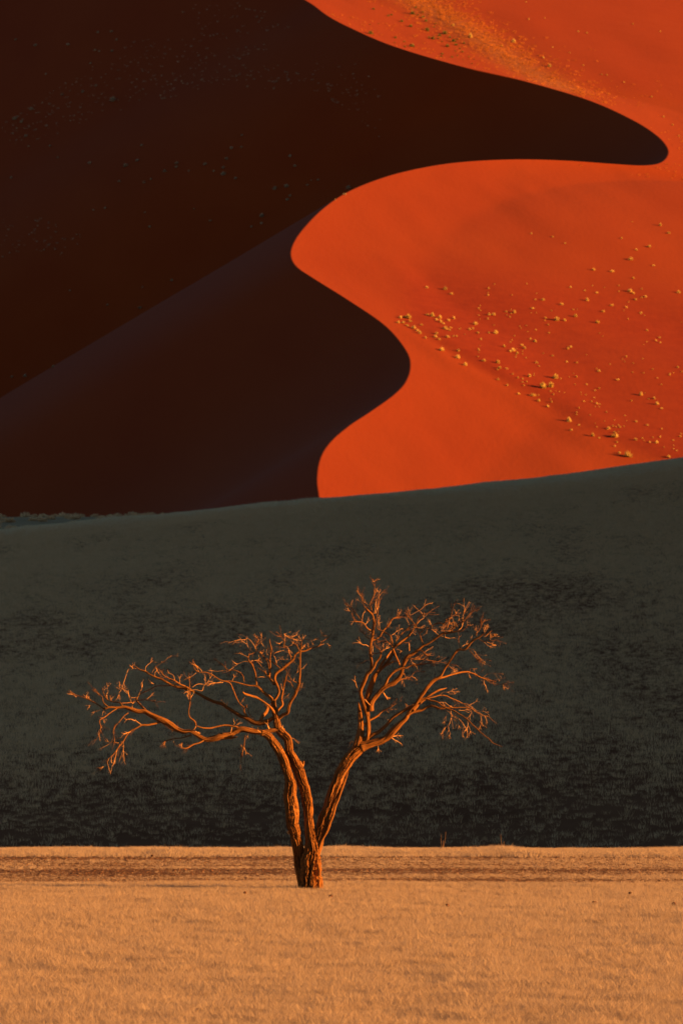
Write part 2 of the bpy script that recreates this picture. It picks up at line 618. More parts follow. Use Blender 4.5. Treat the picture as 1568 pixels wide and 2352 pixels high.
def pebble(name, mat, r, seed):
    rr = np.random.default_rng(seed)
    import bmesh
    bm = bmesh.new()
    bmesh.ops.create_icosphere(bm, subdivisions=1, radius=r)
    for v in bm.verts:
        v.co *= 1 + rr.uniform(-0.25, 0.25)
        v.co.z *= 0.65
    me = bpy.data.meshes.new(name)
    bm.to_mesh(me); bm.free()
    me.materials.append(mat)
    o = bpy.data.objects.new(name, me)
    col.objects.link(o)
    return o


peb = [pebble('pebble', M_gravel, 0.021, 50 + i) for i in range(5)]
scatter_ground('gravel', 170, 122.5, 139.5, 6,
               lambda x, y: np.clip(1.25 * gravel_bands(x, y), 0.02, 1),
               lambda x, y: np.minimum(1.7, np.exp(rng.normal(-0.15, 0.42, np.shape(x)))),
               peb, 'dark rusty gravel strip crossing the plain behind the tree', 'gravel', tilt=0.3)
scatter_ground('scattered_pebbles', 1.2, 108, 124.5, 2.5,
               lambda x, y: np.clip(0.3 + 1.5 * fbm(x * 0.2, y * 0.4, 3), 0, 1),
               lambda x, y: np.minimum(1.1, np.exp(rng.normal(-0.1, 0.3, np.shape(x)))),
               [pebble('pebble', M_stone, 0.05, 70 + i) for i in range(4)], 'sparse brown pebbles among the straw grass by the tree', 'pebbles', tilt=0.3)

# ------------------------------------------------------------------ grey grass on the shaded hill
hill_protos = [tuft_obj('grey_tuft', M_shadegrass, 14, 0.22, 0.20, 0.6, 0.010, rng) for _ in range(7)]


def hill_keep(x, y):
    base = 0.07 + 0.40 * sstep(194, 230, y + 16 * fbm(x * 0.018, y * 0.09, 4) - 0.25 * x) + 0.60 * sstep(250, 390, y)
    return np.clip(base * (0.9 + 0.5 * fbm(x * 0.035, y * 0.07, 4)), 0.015, 1)


scatter_ground('hill_grass', 40, 183, 412, 14, hill_keep,
               lambda x, y: np.clip(0.95 + 0.5 * fbm(x * 0.3 + 11, y * 0.06, 4), 0.4, 1.7),
               hill_protos, 'thin grey dry grass over the shaded hillside behind the tree', 'grass')

M_crest = blade_material('sky_lit_crest_grass', (0.80, 0.57, 0.31), (0.90, 0.68, 0.40), 0.35)  # sky-lit brightness of the crest put into a paler blade colour
scatter_ground('crest_grass', 60, 345, 412, 14,
               lambda x, y: np.clip(sstep(362, 402, y) * (0.9 + 0.4 * fbm(x * 0.1, y * 0.05, 3)), 0, 1),
               lambda x, y: np.clip(1.0 + 0.5 * fbm(x * 0.3 + 11, y * 0.06, 4), 0.4, 1.7),
               [tuft_obj('sky_lit_tuft', M_crest, 14, 0.27, 0.20, 0.6, 0.010, rng) for _ in range(6)],
               'grey grass on the shaded hillside crest, coloured paler for the sky-lit rim', 'grass')

# ------------------------------------------------------------------ dead tree
CROP = {1: (180, 1860, 520 / 1568), 2: (520, 1860, 520 / 1568), 4: (780, 2140, 400 / 1568), 5: (1020, 1720, 280 / 1568),
        6: (1240, 1780, 280 / 1568), 7: (1040, 1960, 280 / 1568), 8: (1260, 2000, 280 / 1568), 9: (680, 1860, 340 / 1568)}
TREE_Y = 119.6
PXM = TV * 2 * TREE_Y / 3072.0        # metres per photograph pixel at the tree
# T trunk, L limb, B branch, W twig; depth drift; then crop:x,y,width
TREE = """
T 0 4:590,2180,278 590,2090,256 590,2020,246 586,1920,238 590,1790,225 600,1690,195 606,1590,165 600,1490,140 582,1370,116 565,1240,102 557,1100,110 546,980,112 522,860,118 482,740,118 428,620,112 378,520,104 345,450,92 338,380,84 318,300,86 262,238,88 222,185,84 9:700,1420,88 680,1340,80 658,1270,70 645,1190,58 640,1110,52
T -.25 4:635,1730,115 652,1600,125 686,1460,118 730,1310,126 776,1180,126 828,1020,120 890,855,116 950,705,118 1026,580,122 1100,490,120 1160,420,112 1205,375,100
T .3 4:520,2120,130 498,1900,135 470,1700,130 440,1560,122 412,1430,116 380,1280,130 358,1120,145 352,980,135 360,850,118 348,760,100 312,650,90 266,540,92 226,440,92 170,350,92 110,285,80 50,245,62 2:790,1022,52
L 0 4:688,1600,14 722,1510,24 768,1420,32 815,1320,38 846,1220,36 886,1100,34 928,980,32 960,900,28 1000,800,22 1036,690,10
L -.35 2:1000,1012,62 930,995,44 870,1000,40 800,1012,44 740,1010,50 680,1000,50 620,986,45 570,1000,42 510,1030,46 440,1058,60 360,1080,58 290,1085,45 240,1060,42 190,1026,42 150,1000,38 1:1130,1000,38 1060,985,45 1000,950,55 930,910,52 870,880,45 810,850,40 760,828,38 700,832,38 640,815,34 580,790,27 520,795,20 440,790,16 400,812,8
B .05 2:440,1066,40 510,1068,26 575,1060,8
L .5 9:640,1350,52 570,1395,64 480,1420,66 400,1420,62 330,1390,58 270,1352,54 200,1330,48 130,1290,48 60,1240,46 0,1208,44 2:430,755,28 370,735,24 310,710,24 260,685,24 210,660,22 160,635,24 100,615,24 40,605,22 0,590,20 1:980,570,20 930,540,18 870,520,16 820,495,14 770,465,13 720,450,11 690,425,8 655,402,4
L -.4 9:640,1120,50 590,1060,42 520,1005,40 450,940,36 410,915,32 350,910,22 300,905,18 220,885,16 120,855,14 40,845,12 2:455,552,11 410,535,10 350,495,10 300,475,9 230,470,8 195,445,6 180,405,4 178,355,2
B .3 9:410,915,28 405,820,24 395,750,24 370,680,24 345,610,26 310,570,24 295,520,18 310,470,9 308,420,4
L .35 9:645,1130,46 690,1060,48 722,985,46 695,900,44 668,825,40 690,740,38 760,680,34 850,610,32 920,550,30 950,480,28 1010,440,26 1090,425,22 1180,385,20 1270,360,18 1310,310,12 1390,250,9 1450,185,4
L -.45 9:700,1370,66 780,1312,48 840,1280,50 855,1200,46 890,1120,44 940,1050,44 970,980,40 1000,900,36 1005,830,28 1012,740,22 1010,640,22 1010,560,22 1015,470,22 1030,390,20 1035,300,13 1060,270,8 1120,270,5 1170,300,3
B -.5 9:680,1310,50 610,1210,34 540,1150,28 470,1105,28 400,1060,32 320,1040,30 250,1020,28 220,990,16
B .3 9:690,1300,40 720,1230,34 770,1170,30 760,1090,26 775,1000,26 795,900,22 820,780,16 830,760,8
B .35 9:660,890,42 600,820,34 565,770,26 520,715,20 420,655,8
B -.25 9:590,800,26 600,700,22 605,620,20 600,540,18 605,460,18 615,390,18 600,330,16 595,280,10 590,255,4
B .3 9:580,775,22 590,700,18 580,620,18 550,550,16 500,500,14 450,450,13 415,400,9
B .2 9:740,670,14 680,620,17 620,575,16 550,545,13
W .1 9:775,970,10 755,940,6
W .1 9:770,1110,5 830,1060,3
W -.1 9:300,575,14 230,575,12 150,605,8 85,595,4
W .1 9:290,510,10 230,485,8 145,455,4
W -.1 9:330,570,10 390,560,8 465,555,4
B .2 9:310,480,13 370,455,12 410,430,12 400,380,10 420,320,10 440,270,9 420,215,4
W -.1 9:440,270,7 395,230,3
W .2 9:370,445,9 310,390,8 270,330,8 200,285,4
W -.2 9:400,400,8 375,340,7 300,255,5 245,270,4 150,275,4 10,325,3
W .2 9:615,390,15 560,400,12 510,360,9 480,320,6 470,290,3
W .1 9:490,265,5 480,210,3
W -.1 9:690,600,12 670,520,12 650,480,10 700,440,8 790,420,4
W -.1 9:690,570,7 740,540,6 795,545,4
W .1 9:680,520,6 730,510,5 775,510,3
B -.2 9:880,570,14 885,510,12 855,440,11 820,390,12 790,370,14 800,300,9 770,260,8 740,220,5 690,160,3
W .1 9:800,300,6 810,220,5 790,190,5 860,235,5 940,220,3
W .1 9:790,195,5 850,240,6 920,260,6 980,290,4
W -.1 9:830,375,8 900,340,7 920,300,5
W .1 9:790,370,7 740,370,4
W -.1 9:770,300,6 720,330,3
W .1 9:800,350,6 850,390,6 870,470,5
B .25 9:1010,430,16 960,340,16 900,300,8
W .1 9:1040,290,6 1010,250,5 1000,232,3
W -.1 9:1050,280,6 1060,235,3
W -.1 9:1030,400,14 1060,380,6
B -.2 9:990,872,14 920,840,10 850,760,8 825,700,6 805,600,3
W -.2 9:920,860,6 960,740,5 1065,655,3
B -.2 9:940,960,14 910,910,9 880,860,8 835,840,4
W -.1 9:995,985,7 1040,930,3
W .1 9:1000,640,7 930,580,5
W .1 9:950,520,7 990,520,6 1010,540,5
W .1 9:1270,360,8 1340,330,7 1390,325,5 1410,355,3
W -.1 9:1310,300,6 1240,260,5
W .1 9:1240,255,5 1300,230,6 1370,205,3
W .1 9:1300,230,5 1320,185,3
W -.1 9:1110,405,6 1140,365,3
W .1 9:1190,375,6 1195,340,3
W -.1 9:430,795,5 480,785,5 550,795,4
W -.1 9:410,570,4 440,590,5 490,650,4 545,710,4
W .1 9:560,400,5 545,450,3
W .1 9:440,480,10 450,530,8
W .1 9:480,490,8 490,455,4
B -.2 1:1190,632,15 1140,600,14 1090,580,14 1040,550,12 980,525,10 935,500,9 910,460,6 880,430,3
W .2 1:830,480,7 870,420,7 915,390,7 960,360,6 995,325,5 1065,327,3
W .1 1:775,465,6 780,420,5 845,368,3
W .2 1:690,440,6 640,440,5 618,450,5 590,530,6 560,620,7 535,660,6 525,710,3
W .05 1:545,640,6 537,575,2
W .05 1:550,630,5 580,622,3
W .05 1:545,635,5 515,610,2
W .05 1:660,440,5 655,425,3
W .05 1:690,425,4 650,435,3
B .3 1:1000,595,14 930,595,10 870,600,10 800,635,9 740,660,8 710,680,7 690,720,5
W .1 1:1040,545,6 1025,500,5 985,480,3
W .1 1:1085,570,5 1083,520,2
W .1 1:860,515,6 858,470,3
W .1 1:880,470,4 870,430,4 890,475,3
W .05 1:850,580,8 838,570,5
B -.15 2:205,960,13 195,920,13 150,880,13 140,830,11 150,760,11 155,700,12 150,640,10 148,560,6 143,480,3
W .1 2:150,690,8 130,650,4
W .1 2:160,700,8 185,660,4
W .1 2:150,640,6 100,660,3
W .2 2:150,640,6 200,630,5 260,640,6 280,590,6 330,575,8 390,570,8 450,565,8
W -.2 2:170,610,5 220,580,6 290,580,6 325,540,5 355,490,3
W .1 2:290,575,4 290,510,2
W .05 2:140,720,6 130,680,3
B -.1 2:600,985,24 580,970,20 520,955,18 450,950,16 390,965,14 330,978,14 260,975,14 205,960,14
W .1 2:205,960,14 185,990,14 160,1000,10
W .1 2:545,955,8 555,925,4
W .1 2:560,960,8 580,945,4
W .1 2:530,970,8 520,1020,6
B .2 2:450,550,11 510,570,10 540,630,10 570,700,10 600,755,9 640,790,10
W .05 2:600,755,8 630,735,4
W .1 2:530,550,10 555,505,4
B .2 2:640,560,9 630,510,9 600,475,9 550,455,8 490,450,8 460,415,7 405,375,6 362,348,3
W -.1 2:470,450,6 400,465,5 340,455,3
W .1 2:230,470,7 215,430,6 180,405,4
W .1 2:260,465,6 240,440,5 195,400,3
W .1 2:215,470,5 215,430,3
W .1 2:430,560,6 330,580,5
W -.1 2:205,480,5 150,520,5 95,540,2
W .1 2:480,780,18 490,745,8
W .1 2:470,760,14 430,720,7
B -.1 9:290,1345,22 240,1260,20 260,1200,14 285,1170,5
B .1 9:270,1180,12 290,1230,12 320,1310,10 365,1350,4
W .1 9:325,1320,8 325,1440,6
W .1 9:300,1420,7 280,1490,5
B .25 9:470,1400,50 500,1330,46 545,1270,44 560,1205,30 525,1180,9
W -.05 2:870,1000,26 855,965,18 845,935,5
W -.15 2:850,1000,12 800,1022,10 760,995,5
W -.1 2:1000,1000,10 980,960,5
B .1 2:650,1040,10 645,1100,9 635,1160,9 620,1220,7 608,1305,3
W .05 2:640,1150,5 660,1200,2
W .05 2:640,1160,5 620,1150,2
W .05 2:680,1020,6 670,1060,3
W -.1 2:1050,1065,7 1090,1075,5 1115,1103,3
B .15 4:480,660,34 505,610,28 510,560,20
W .05 4:500,620,14 478,560,8
W .05 4:345,1410,50 325,1390,44
W -.1 4:220,185,30 245,150,14
W -.15 4:1120,370,20 1075,330,14 1055,380,6
W -.1 4:1385,380,8 1388,430,4
B .15 1:440,790,16 395,745,10 385,700,8 350,670,9 315,630,4
L .2 1:440,792,14 400,802,13 360,775,12 310,745,12 260,720,11 200,695,8 150,680,7 110,660,7 65,648,3
W .05 1:150,697,5 100,660,3
B -.25 1:520,797,13 470,830,10 410,875,10 360,910,10 370,970,8 360,1020,7 325,1085,3
W .05 1:380,965,5 355,1000,4 350,1040,3
W .05 1:385,895,6 400,905,3
B .25 1:570,785,14 545,750,12 480,740,9 430,720,9 400,670,7 385,610,3
W .05 1:430,720,6 425,670,4
W .05 1:400,640,4 410,612,3
W .05 1:428,640,3 435,590,3
W .05 1:460,735,5 468,710,3
B .2 1:560,752,9 640,745,9 680,735,7
B .25 1:800,840,24 740,780,20 700,740,16 680,700,10
W .1 1:690,740,10 650,750,10 625,690,8 618,635,4
W .1 1:660,750,9 655,790,8 690,820,7
B -.25 1:700,725,11 780,722,8 850,738,7 868,748,3
W .05 1:785,718,6 855,655,3
W .2 1:695,720,8 720,660,7 745,600,7 738,560,3
W .05 1:690,700,6 640,705,4
W .05 1:470,782,6 400,795,6 395,830,3
W .05 1:360,815,5 305,832,2
W .05 1:300,760,4 265,780,2
W .05 1:250,715,5 235,690,2
W .05 1:280,725,5 255,700,2
B -.3 1:620,840,9 580,870,8 540,920,8 495,965,8 488,1020,7 495,1080,6 500,1130,3
B -.4 1:900,925,20 850,940,18 790,950,18 740,950,16 690,980,14 640,1005,14 600,1050,13 570,1100,13 530,1150,11 505,1190,10 470,1230,7 440,1255,3
W .1 1:740,950,8 690,915,6 640,895,3
W .1 1:640,1010,8 580,1030,4
W -.15 1:610,1040,7 560,1060,7 500,1080,6 455,1115,5 400,1145,6 340,1175,3
W .05 1:460,1110,5 430,1095,3
W .05 1:490,1105,5 535,1112,3
W .1 1:520,1170,6 505,1230,6 490,1305,3
W .1 1:480,1215,4 465,1260,4 470,1295,3
W .1 1:575,1110,5 575,1190,4 585,1280,2
W .1 1:445,1255,4 420,1310,3 390,1330,4 360,1375,3
W .1 1:430,1290,3 455,1370,3
W .05 1:630,897,5 593,902,4
B .1 1:1170,1010,14 1120,1025,12 1060,1010,8 1015,1005,3
B .25 1:1190,1040,14 1110,1065,10 1030,1075,10 960,1095,8 920,1125,3
B -.2 1:1310,1080,22 1260,1110,16 1210,1125,14 1150,1155,12 1085,1158,4
W .05 1:1105,1150,6 1100,1130,3
W .05 1:1215,1000,10 1270,1030,4
W .05 1:1030,1075,6 1030,1105,3
W .05 1:955,1095,5 945,1130,3
L -.3 7:230,1570,170 340,1530,125 440,1500,116 540,1480,115 630,1440,112 710,1380,110 780,1300,106 850,1230,94 930,1140,76 1000,1060,68 1060,970,62 1130,880,56 1200,780,58 1270,690,58 1330,600,56 1400,520,54 1470,450,54 1540,400,48 6:470,1350,36 520,1270,34 580,1180,34 640,1090,32 690,1010,32 730,960,36 780,940,36 840,945,34 890,920,34 950,840,32 1000,790,28 1060,755,24 1120,725,22 1170,690,17 1230,690,14 1270,660,12 1320,625,5
L .2 7:160,1590,150 190,1470,132 212,1370,112 226,1250,102 226,1100,88 212,960,58 195,830,18
L -.32 7:300,1530,80 340,1450,74 352,1380,70 355,1250,72 355,1150,66 350,1080,68 312,950,68 272,830,62 242,700,56 242,600,60 280,500,58 320,400,58 345,340,54 400,290,50 450,230,42 490,150,36 560,60,34 5:690,1340,22 720,1270,13 740,1230,5
L .12 7:355,1060,72 342,950,70 342,850,74 347,760,80 375,660,84 410,540,84 450,420,84 500,340,70 560,280,52 620,220,44 680,140,40 750,40,34 5:880,1310,32 900,1250,38 960,1210,40 1040,1140,42 1110,1090,42 1180,1010,34 1240,930,22 1280,890,15
B .2 7:505,320,56 560,230,46 610,140,42 670,60,40 5:830,1340,34 880,1280,22
B -.2 7:620,225,26 700,180,24 770,140,20 830,125,10
L .1 7:385,340,44 408,230,48 415,140,52 400,60,48 5:505,1330,46 510,1240,50 520,1150,48 540,1060,56 550,960,50 560,860,36 555,760,34 530,690,34 470,630,30 435,595,22
L -.35 7:390,960,110 400,880,92 430,790,86 500,700,80 600,600,76 690,540,72 780,480,70 860,400,62 910,310,54 925,230,52 960,150,58 5:1130,1400,60 1210,1360,44 1300,1290,38 1390,1210,32 1460,1180,30 1540,1140,28 6:360,770,30 420,720,36 490,670,40 560,670,30 650,655,26 720,640,19 810,632,13 860,590,9 905,565,4
L -.3 7:200,1490,80 320,1425,74 430,1375,66 530,1330,62 590,1270,56 680,1190,54 740,1110,52 800,1050,50 900,990,46 1000,940,48 1100,885,48 1200,820,48 1240,780,44 1320,760,32 1400,790,26 1490,810,22 8:310,610,20 380,670,22 470,710,22 560,740,22 640,790,20 720,840,20 800,900,18 870,970,17 940,1030,15 1010,1100,13 1080,1160,12 1150,1210,11 1210,1275,11 1280,1310,9 1330,1330,8 1375,1350,4
B .3 7:1110,960,60 1220,850,52 1280,790,44 1340,740,44 1440,680,44 1540,620,40 8:380,375,28 440,355,15
L .15 7:990,1070,54 1080,1000,46 1160,975,42 1250,950,40 1330,915,38 1410,890,36 1490,905,34 8:330,700,32 400,700,30 480,690,26 560,690,22 640,685,18 740,685,14 800,690,14 870,710,14 940,760,12 1000,800,10 1060,820,8 1130,830,7 1190,880,6 1280,960,3
B .3 8:90,540,24 230,510,22 330,480,22 440,490,20 520,530,18 600,560,14 680,600,12 750,640,11 790,680,9
B -.4 7:580,620,40 660,500,44 690,420,42 760,330,42 830,280,44 920,250,36 1000,240,30 1080,205,24 1180,190,20 1300,175,18 1400,160,13 1480,140,7
B .3 6:400,1432,44 480,1415,38 560,1390,34 640,1365,34 720,1345,32 800,1325,30 900,1315,32 960,1335,26 1030,1360,22 1090,1395,22 1170,1430,22 1240,1445,16 1320,1470,11 1380,1485,4
B .2 7:300,1200,52 370,1140,40 450,1090,36 520,1040,34 580,980,28 650,940,20 740,905,14 800,860,8 850,830,4
W .1 7:630,950,8 700,965,6 750,945,3
W .1 7:510,1060,8 580,1060,6 660,1075,3
W -.1 7:740,1400,26 810,1390,14 900,1375,5
W -.1 7:745,1410,26 800,1460,16 890,1498,7
W -.1 7:300,770,20 340,820,20 390,870,13
W .05 7:200,640,12 160,540,12 135,440,7
W -.1 7:610,660,28 650,720,20 685,775,7
W .05 7:905,1060,10 955,980,14
W .05 7:965,930,14 1030,875,7
B .1 7:660,560,26 780,540,22 860,470,26 930,430,18 1000,420,10 1080,385,9 1130,320,8 1190,280,4
W .05 7:1190,280,5 1160,215,6 1120,200,4
W .05 7:580,590,9 572,540,6
W .05 7:320,320,10 350,280,8 400,240,7
W .05 7:1080,385,5 1150,415,3
W .05 7:930,430,6 935,480,3
W .05 7:1000,415,6 960,345,4
B .15 5:435,595,20 490,550,16 510,490,16 560,390,14 575,310,12 575,220,10 575,135,4
W .05 5:575,140,4 545,125,3
W .05 5:575,140,4 585,120,3
W .05 5:570,380,8 595,320,6 618,308,3
B -.1 5:430,590,16 400,540,14 385,480,12 360,380,8 350,340,4
W .05 5:355,385,8 305,335,8 288,260,3
W .05 5:385,515,10 340,480,8 268,440,4
W .05 5:480,540,8 420,495,6 400,490,4
B -.1 5:545,690,20 520,580,18 520,545,12 560,480,9 600,420,4
W .1 5:570,680,14 590,580,12 605,450,4
B .15 5:590,830,18 610,740,14 635,640,14 640,540,12 645,440,12 660,370,10 730,300,4
W .05 5:658,370,6 650,315,3
W .05 5:590,680,12 610,620,10 630,560,5
B -.2 5:575,800,18 620,910,16 650,945,18 720,970,20 780,1010,18 845,1040,14
W .1 5:665,930,9 650,800,9 640,760,8 670,710,4
W .1 5:635,900,7 640,780,4
B .3 5:510,1140,26 580,1110,26 660,1070,26 710,990,26 760,930,26 820,870,24 880,770,20 940,750,16 1020,735,12 1100,735,4
W .05 5:940,740,10 990,690,8 1010,650,3
W .05 5:945,740,10 955,690,10 975,610,6
W .05 5:770,910,6 800,850,3
B -.2 5:530,970,26 450,920,22 400,850,20 360,820,20 290,810,18 240,800,14 205,690,8 185,675,4
B .2 5:370,815,13 300,720,12 240,640,12 190,580,11 120,530,12 80,500,5
W .05 5:225,660,6 150,625,7 110,540,5
W .05 5:190,580,5 187,510,3
W .05 5:240,805,6 210,820,3
W -.1 5:370,800,8 380,700,8 430,615,6
W -.1 5:420,860,10 490,790,4
B .1 5:490,1100,24 430,1060,16 390,1000,12 330,960,12 325,915,5
W .05 5:390,1000,8 375,900,7 365,830,4
W .05 5:355,960,5 350,900,3
W .1 5:460,1080,14 480,980,12 510,950,9
W -.1 5:440,1050,8 520,1010,6
W -.1 5:490,1250,16 440,1205,12 370,1195,10 275,1115,4
W .1 5:490,1290,8 340,1260,3
W -.1 5:490,1455,12 430,1465,10 380,1500,8 330,1510,5
B -.2 5:545,1340,13 600,1350,12 670,1330,14 670,1290,10 580,1175,5
W .05 5:540,1400,16 545,1300,16 548,1220,12
W .05 5:660,1330,10 710,1310,5
W .05 5:735,1290,6 780,1250,3
W .05 5:730,1280,6 715,1225,3
B -.15 5:890,1270,28 870,1150,22 845,1040,16
W .1 5:865,1040,10 920,1000,8 980,945,7 1050,930,3
W .05 5:975,1010,4 985,945,4
B -.2 5:890,1250,18 850,1200,14 790,1150,12 720,1135,10 630,1140,4
W .05 5:850,1200,6 835,1130,3
B .2 5:900,1240,20 950,1130,18 990,1060,18 1060,990,18 1110,950,18 1160,900,18 1210,860,14 1270,890,10
W .05 5:940,1150,10 955,1050,4
W .05 5:1110,950,9 1200,970,8 1270,990,4
B -.2 5:950,1230,14 1020,1190,12 1070,1165,12 1165,1170,7
W -.2 5:1160,1310,17 1155,1180,16
W -.2 5:940,1270,12 1030,1305,10 1000,1330,8 985,1410,4
B -.3 5:1000,1540,32 960,1440,30 920,1360,30 890,1270,28
B .2 5:1270,890,18 1230,830,14 1160,740,12 1115,680,8 1135,640,4
W .1 5:1160,705,8 1210,690,8 1270,650,8 1350,610,8 1410,550,8 1460,515,7 1508,500,3
W .05 5:1165,700,6 1165,630,3
B -.2 5:1270,890,18 1290,820,16 1320,740,14 1400,690,12 1470,665,10 1530,620,8 1550,600,3
W .1 5:1290,850,12 1340,790,12 1400,750,9 1380,690,7 1355,640,3
W .05 5:1200,870,8 1250,905,8 1320,910,6 1375,900,3
B .2 5:1400,1200,22 1370,1140,20 1340,1040,18 1310,980,16 1280,890,15
B -.3 5:1330,1010,14 1390,960,13 1450,910,13 1500,910,12 1540,890,14 6:350,525,18 410,500,20 480,508,18 540,490,16 570,430,14 630,375,14 650,300,9 665,230,8 692,178,4
W .05 5:1160,880,5 1135,800,3
W .05 5:1370,1050,6 1450,1000,5 1455,940,3
W .05 5:1180,1420,10 1280,1430,9 1400,1440,6
B .2 5:1160,1440,14 1240,1430,12 1300,1400,9 1400,1360,7
W .05 5:1180,1450,8 1210,1500,4
W .05 6:640,380,8 705,350,6 707,310,3
W .1 6:640,390,8 670,460,8 720,505,4
W .05 6:310,560,10 290,510,8 262,470,3
W .1 6:310,575,12 305,600,8 360,650,8 410,690,7 420,710,5
W .05 6:320,570,6 400,600,3
W .05 6:240,590,6 300,605,5
B .2 6:500,650,15 520,580,10 590,530,10 660,485,7
W .1 6:560,600,7 590,480,7 605,420,4
W .05 6:550,610,6 600,500,4
B -.3 6:640,640,20 650,595,20 700,550,18 760,510,16 800,495,14 850,450,14 900,390,12 950,330,10 1000,295,8 1065,300,3
W .05 6:800,480,9 825,390,8 855,270,8 848,210,3
W .05 6:880,430,8 985,395,3
W .1 6:750,620,12 800,580,10 825,510,8 830,480,4
W .05 6:620,610,8 645,560,6 640,520,4
W .05 6:440,630,10 560,630,10 620,620,4
W .05 6:470,640,6 470,570,3
W .05 6:490,610,6 510,540,3
W .05 6:530,690,8 530,740,6 615,755,3
W .05 6:690,600,6 680,530,3
W .05 6:740,470,4 770,440,3
W .05 6:860,570,6 910,520,3
B -.1 6:80,960,26 140,970,20 190,1015,16 255,1050,4
W .05 6:200,1015,8 300,1010,3
W .05 6:190,990,7 250,940,3
W .1 6:0,1120,10 90,1080,9 165,1030,6
B .25 6:0,1110,14 100,1105,12 200,1110,12 290,1130,12 380,1145,10 480,1160,7 540,1175,6 600,1185,5 700,1200,5 755,1232,3
W .05 6:360,1100,6 400,1075,3
W .05 6:580,1210,5 690,1290,3
B .15 6:785,930,16 760,840,12 752,770,9 768,720,4
W -.1 6:785,925,14 830,880,10 885,850,5
B -.2 6:910,920,12 960,980,11 1010,1040,11 1070,1100,11 1140,1140,10 1190,1175,5
W .1 6:930,930,6 1000,945,6 1060,1030,6 1125,1110,3
B .15 6:1055,755,10 1055,680,10 1100,620,8 1130,570,8 1150,510,8 1200,430,3
W .05 6:1065,670,6 1040,610,3
B -.2 6:1090,765,14 1170,810,12 1230,800,11 1290,790,8 1330,800,6 1390,785,5 1432,803,3
W .05 6:1220,815,8 1270,835,7 1325,848,3
W .05 6:1180,815,7 1250,880,6 1325,905,3
W .05 6:1280,790,5 1295,745,3
W .05 6:1180,690,8 1190,590,3
W .05 6:1190,670,8 1240,575,3
W .05 6:965,810,8 962,740,3
W .05 6:1170,725,6 1210,725,6 1260,680,5
W .05 6:1270,680,4 1355,688,3
B .1 8:1080,215,12 1180,250,10 1270,290,8 1350,300,7 1410,295,5 1475,315,3
W .05 8:1390,300,8 1400,360,5
W .2 8:1050,190,14 1110,130,8 1190,110,7 1300,120,6 1390,125,3
W .1 8:1065,215,12 1070,280,10 1100,340,9 1130,440,3
W .05 8:1070,260,7 1040,300,3
W .05 8:810,110,8 820,160,4
W .05 8:830,70,6 855,25,5 915,45,3
W .05 8:540,120,6 575,75,3
W .05 8:520,115,6 535,90,3
W .1 8:790,670,10 850,630,8 910,600,7 950,575,3
W -.15 8:330,470,9 380,430,8 470,425,7 520,410,7 550,365,3
W .05 8:520,415,6 600,448,3
W .15 8:560,670,9 600,630,9 680,615,8 780,630,7 860,670,6 950,740,5 1060,750,3
W .1 8:640,730,11 720,735,9 800,715,6
W .05 8:850,730,8 860,770,7 820,835,3
W .1 8:1010,820,8 1030,920,7 1000,1010,3
W .05 8:1030,920,6 1055,1000,3
W .05 8:1080,830,6 1110,900,5 1115,960,3
W .05 8:400,590,9 450,630,9 520,680,6
W .05 8:310,600,9 380,600,8 385,650,5
W -.15 8:500,710,10 520,800,8 515,880,8 480,970,7 415,1030,7 410,1075,3
W .05 8:470,1000,7 480,1070,6 500,1120,6 480,1180,3
W .05 8:420,1010,5 370,1100,5 385,1155,3
W -.15 8:540,740,10 600,820,8 610,900,8 605,960,3
W .05 8:610,900,6 640,960,5 660,1010,3
W -.2 8:560,800,8 660,890,8 710,950,8 760,1030,8 790,1110,7 790,1195,3
W .05 8:735,1000,7 710,1090,6 712,1185,3
W .05 8:790,920,8 800,980,7 775,1080,4
W .05 8:800,950,5 845,1100,3
W .05 8:430,740,8 480,760,7 540,830,4
W .05 8:450,790,4 390,945,3
W .05 8:960,755,6 1060,820,5 1110,850,3
"""


bark_r = np.random.default_rng(21)


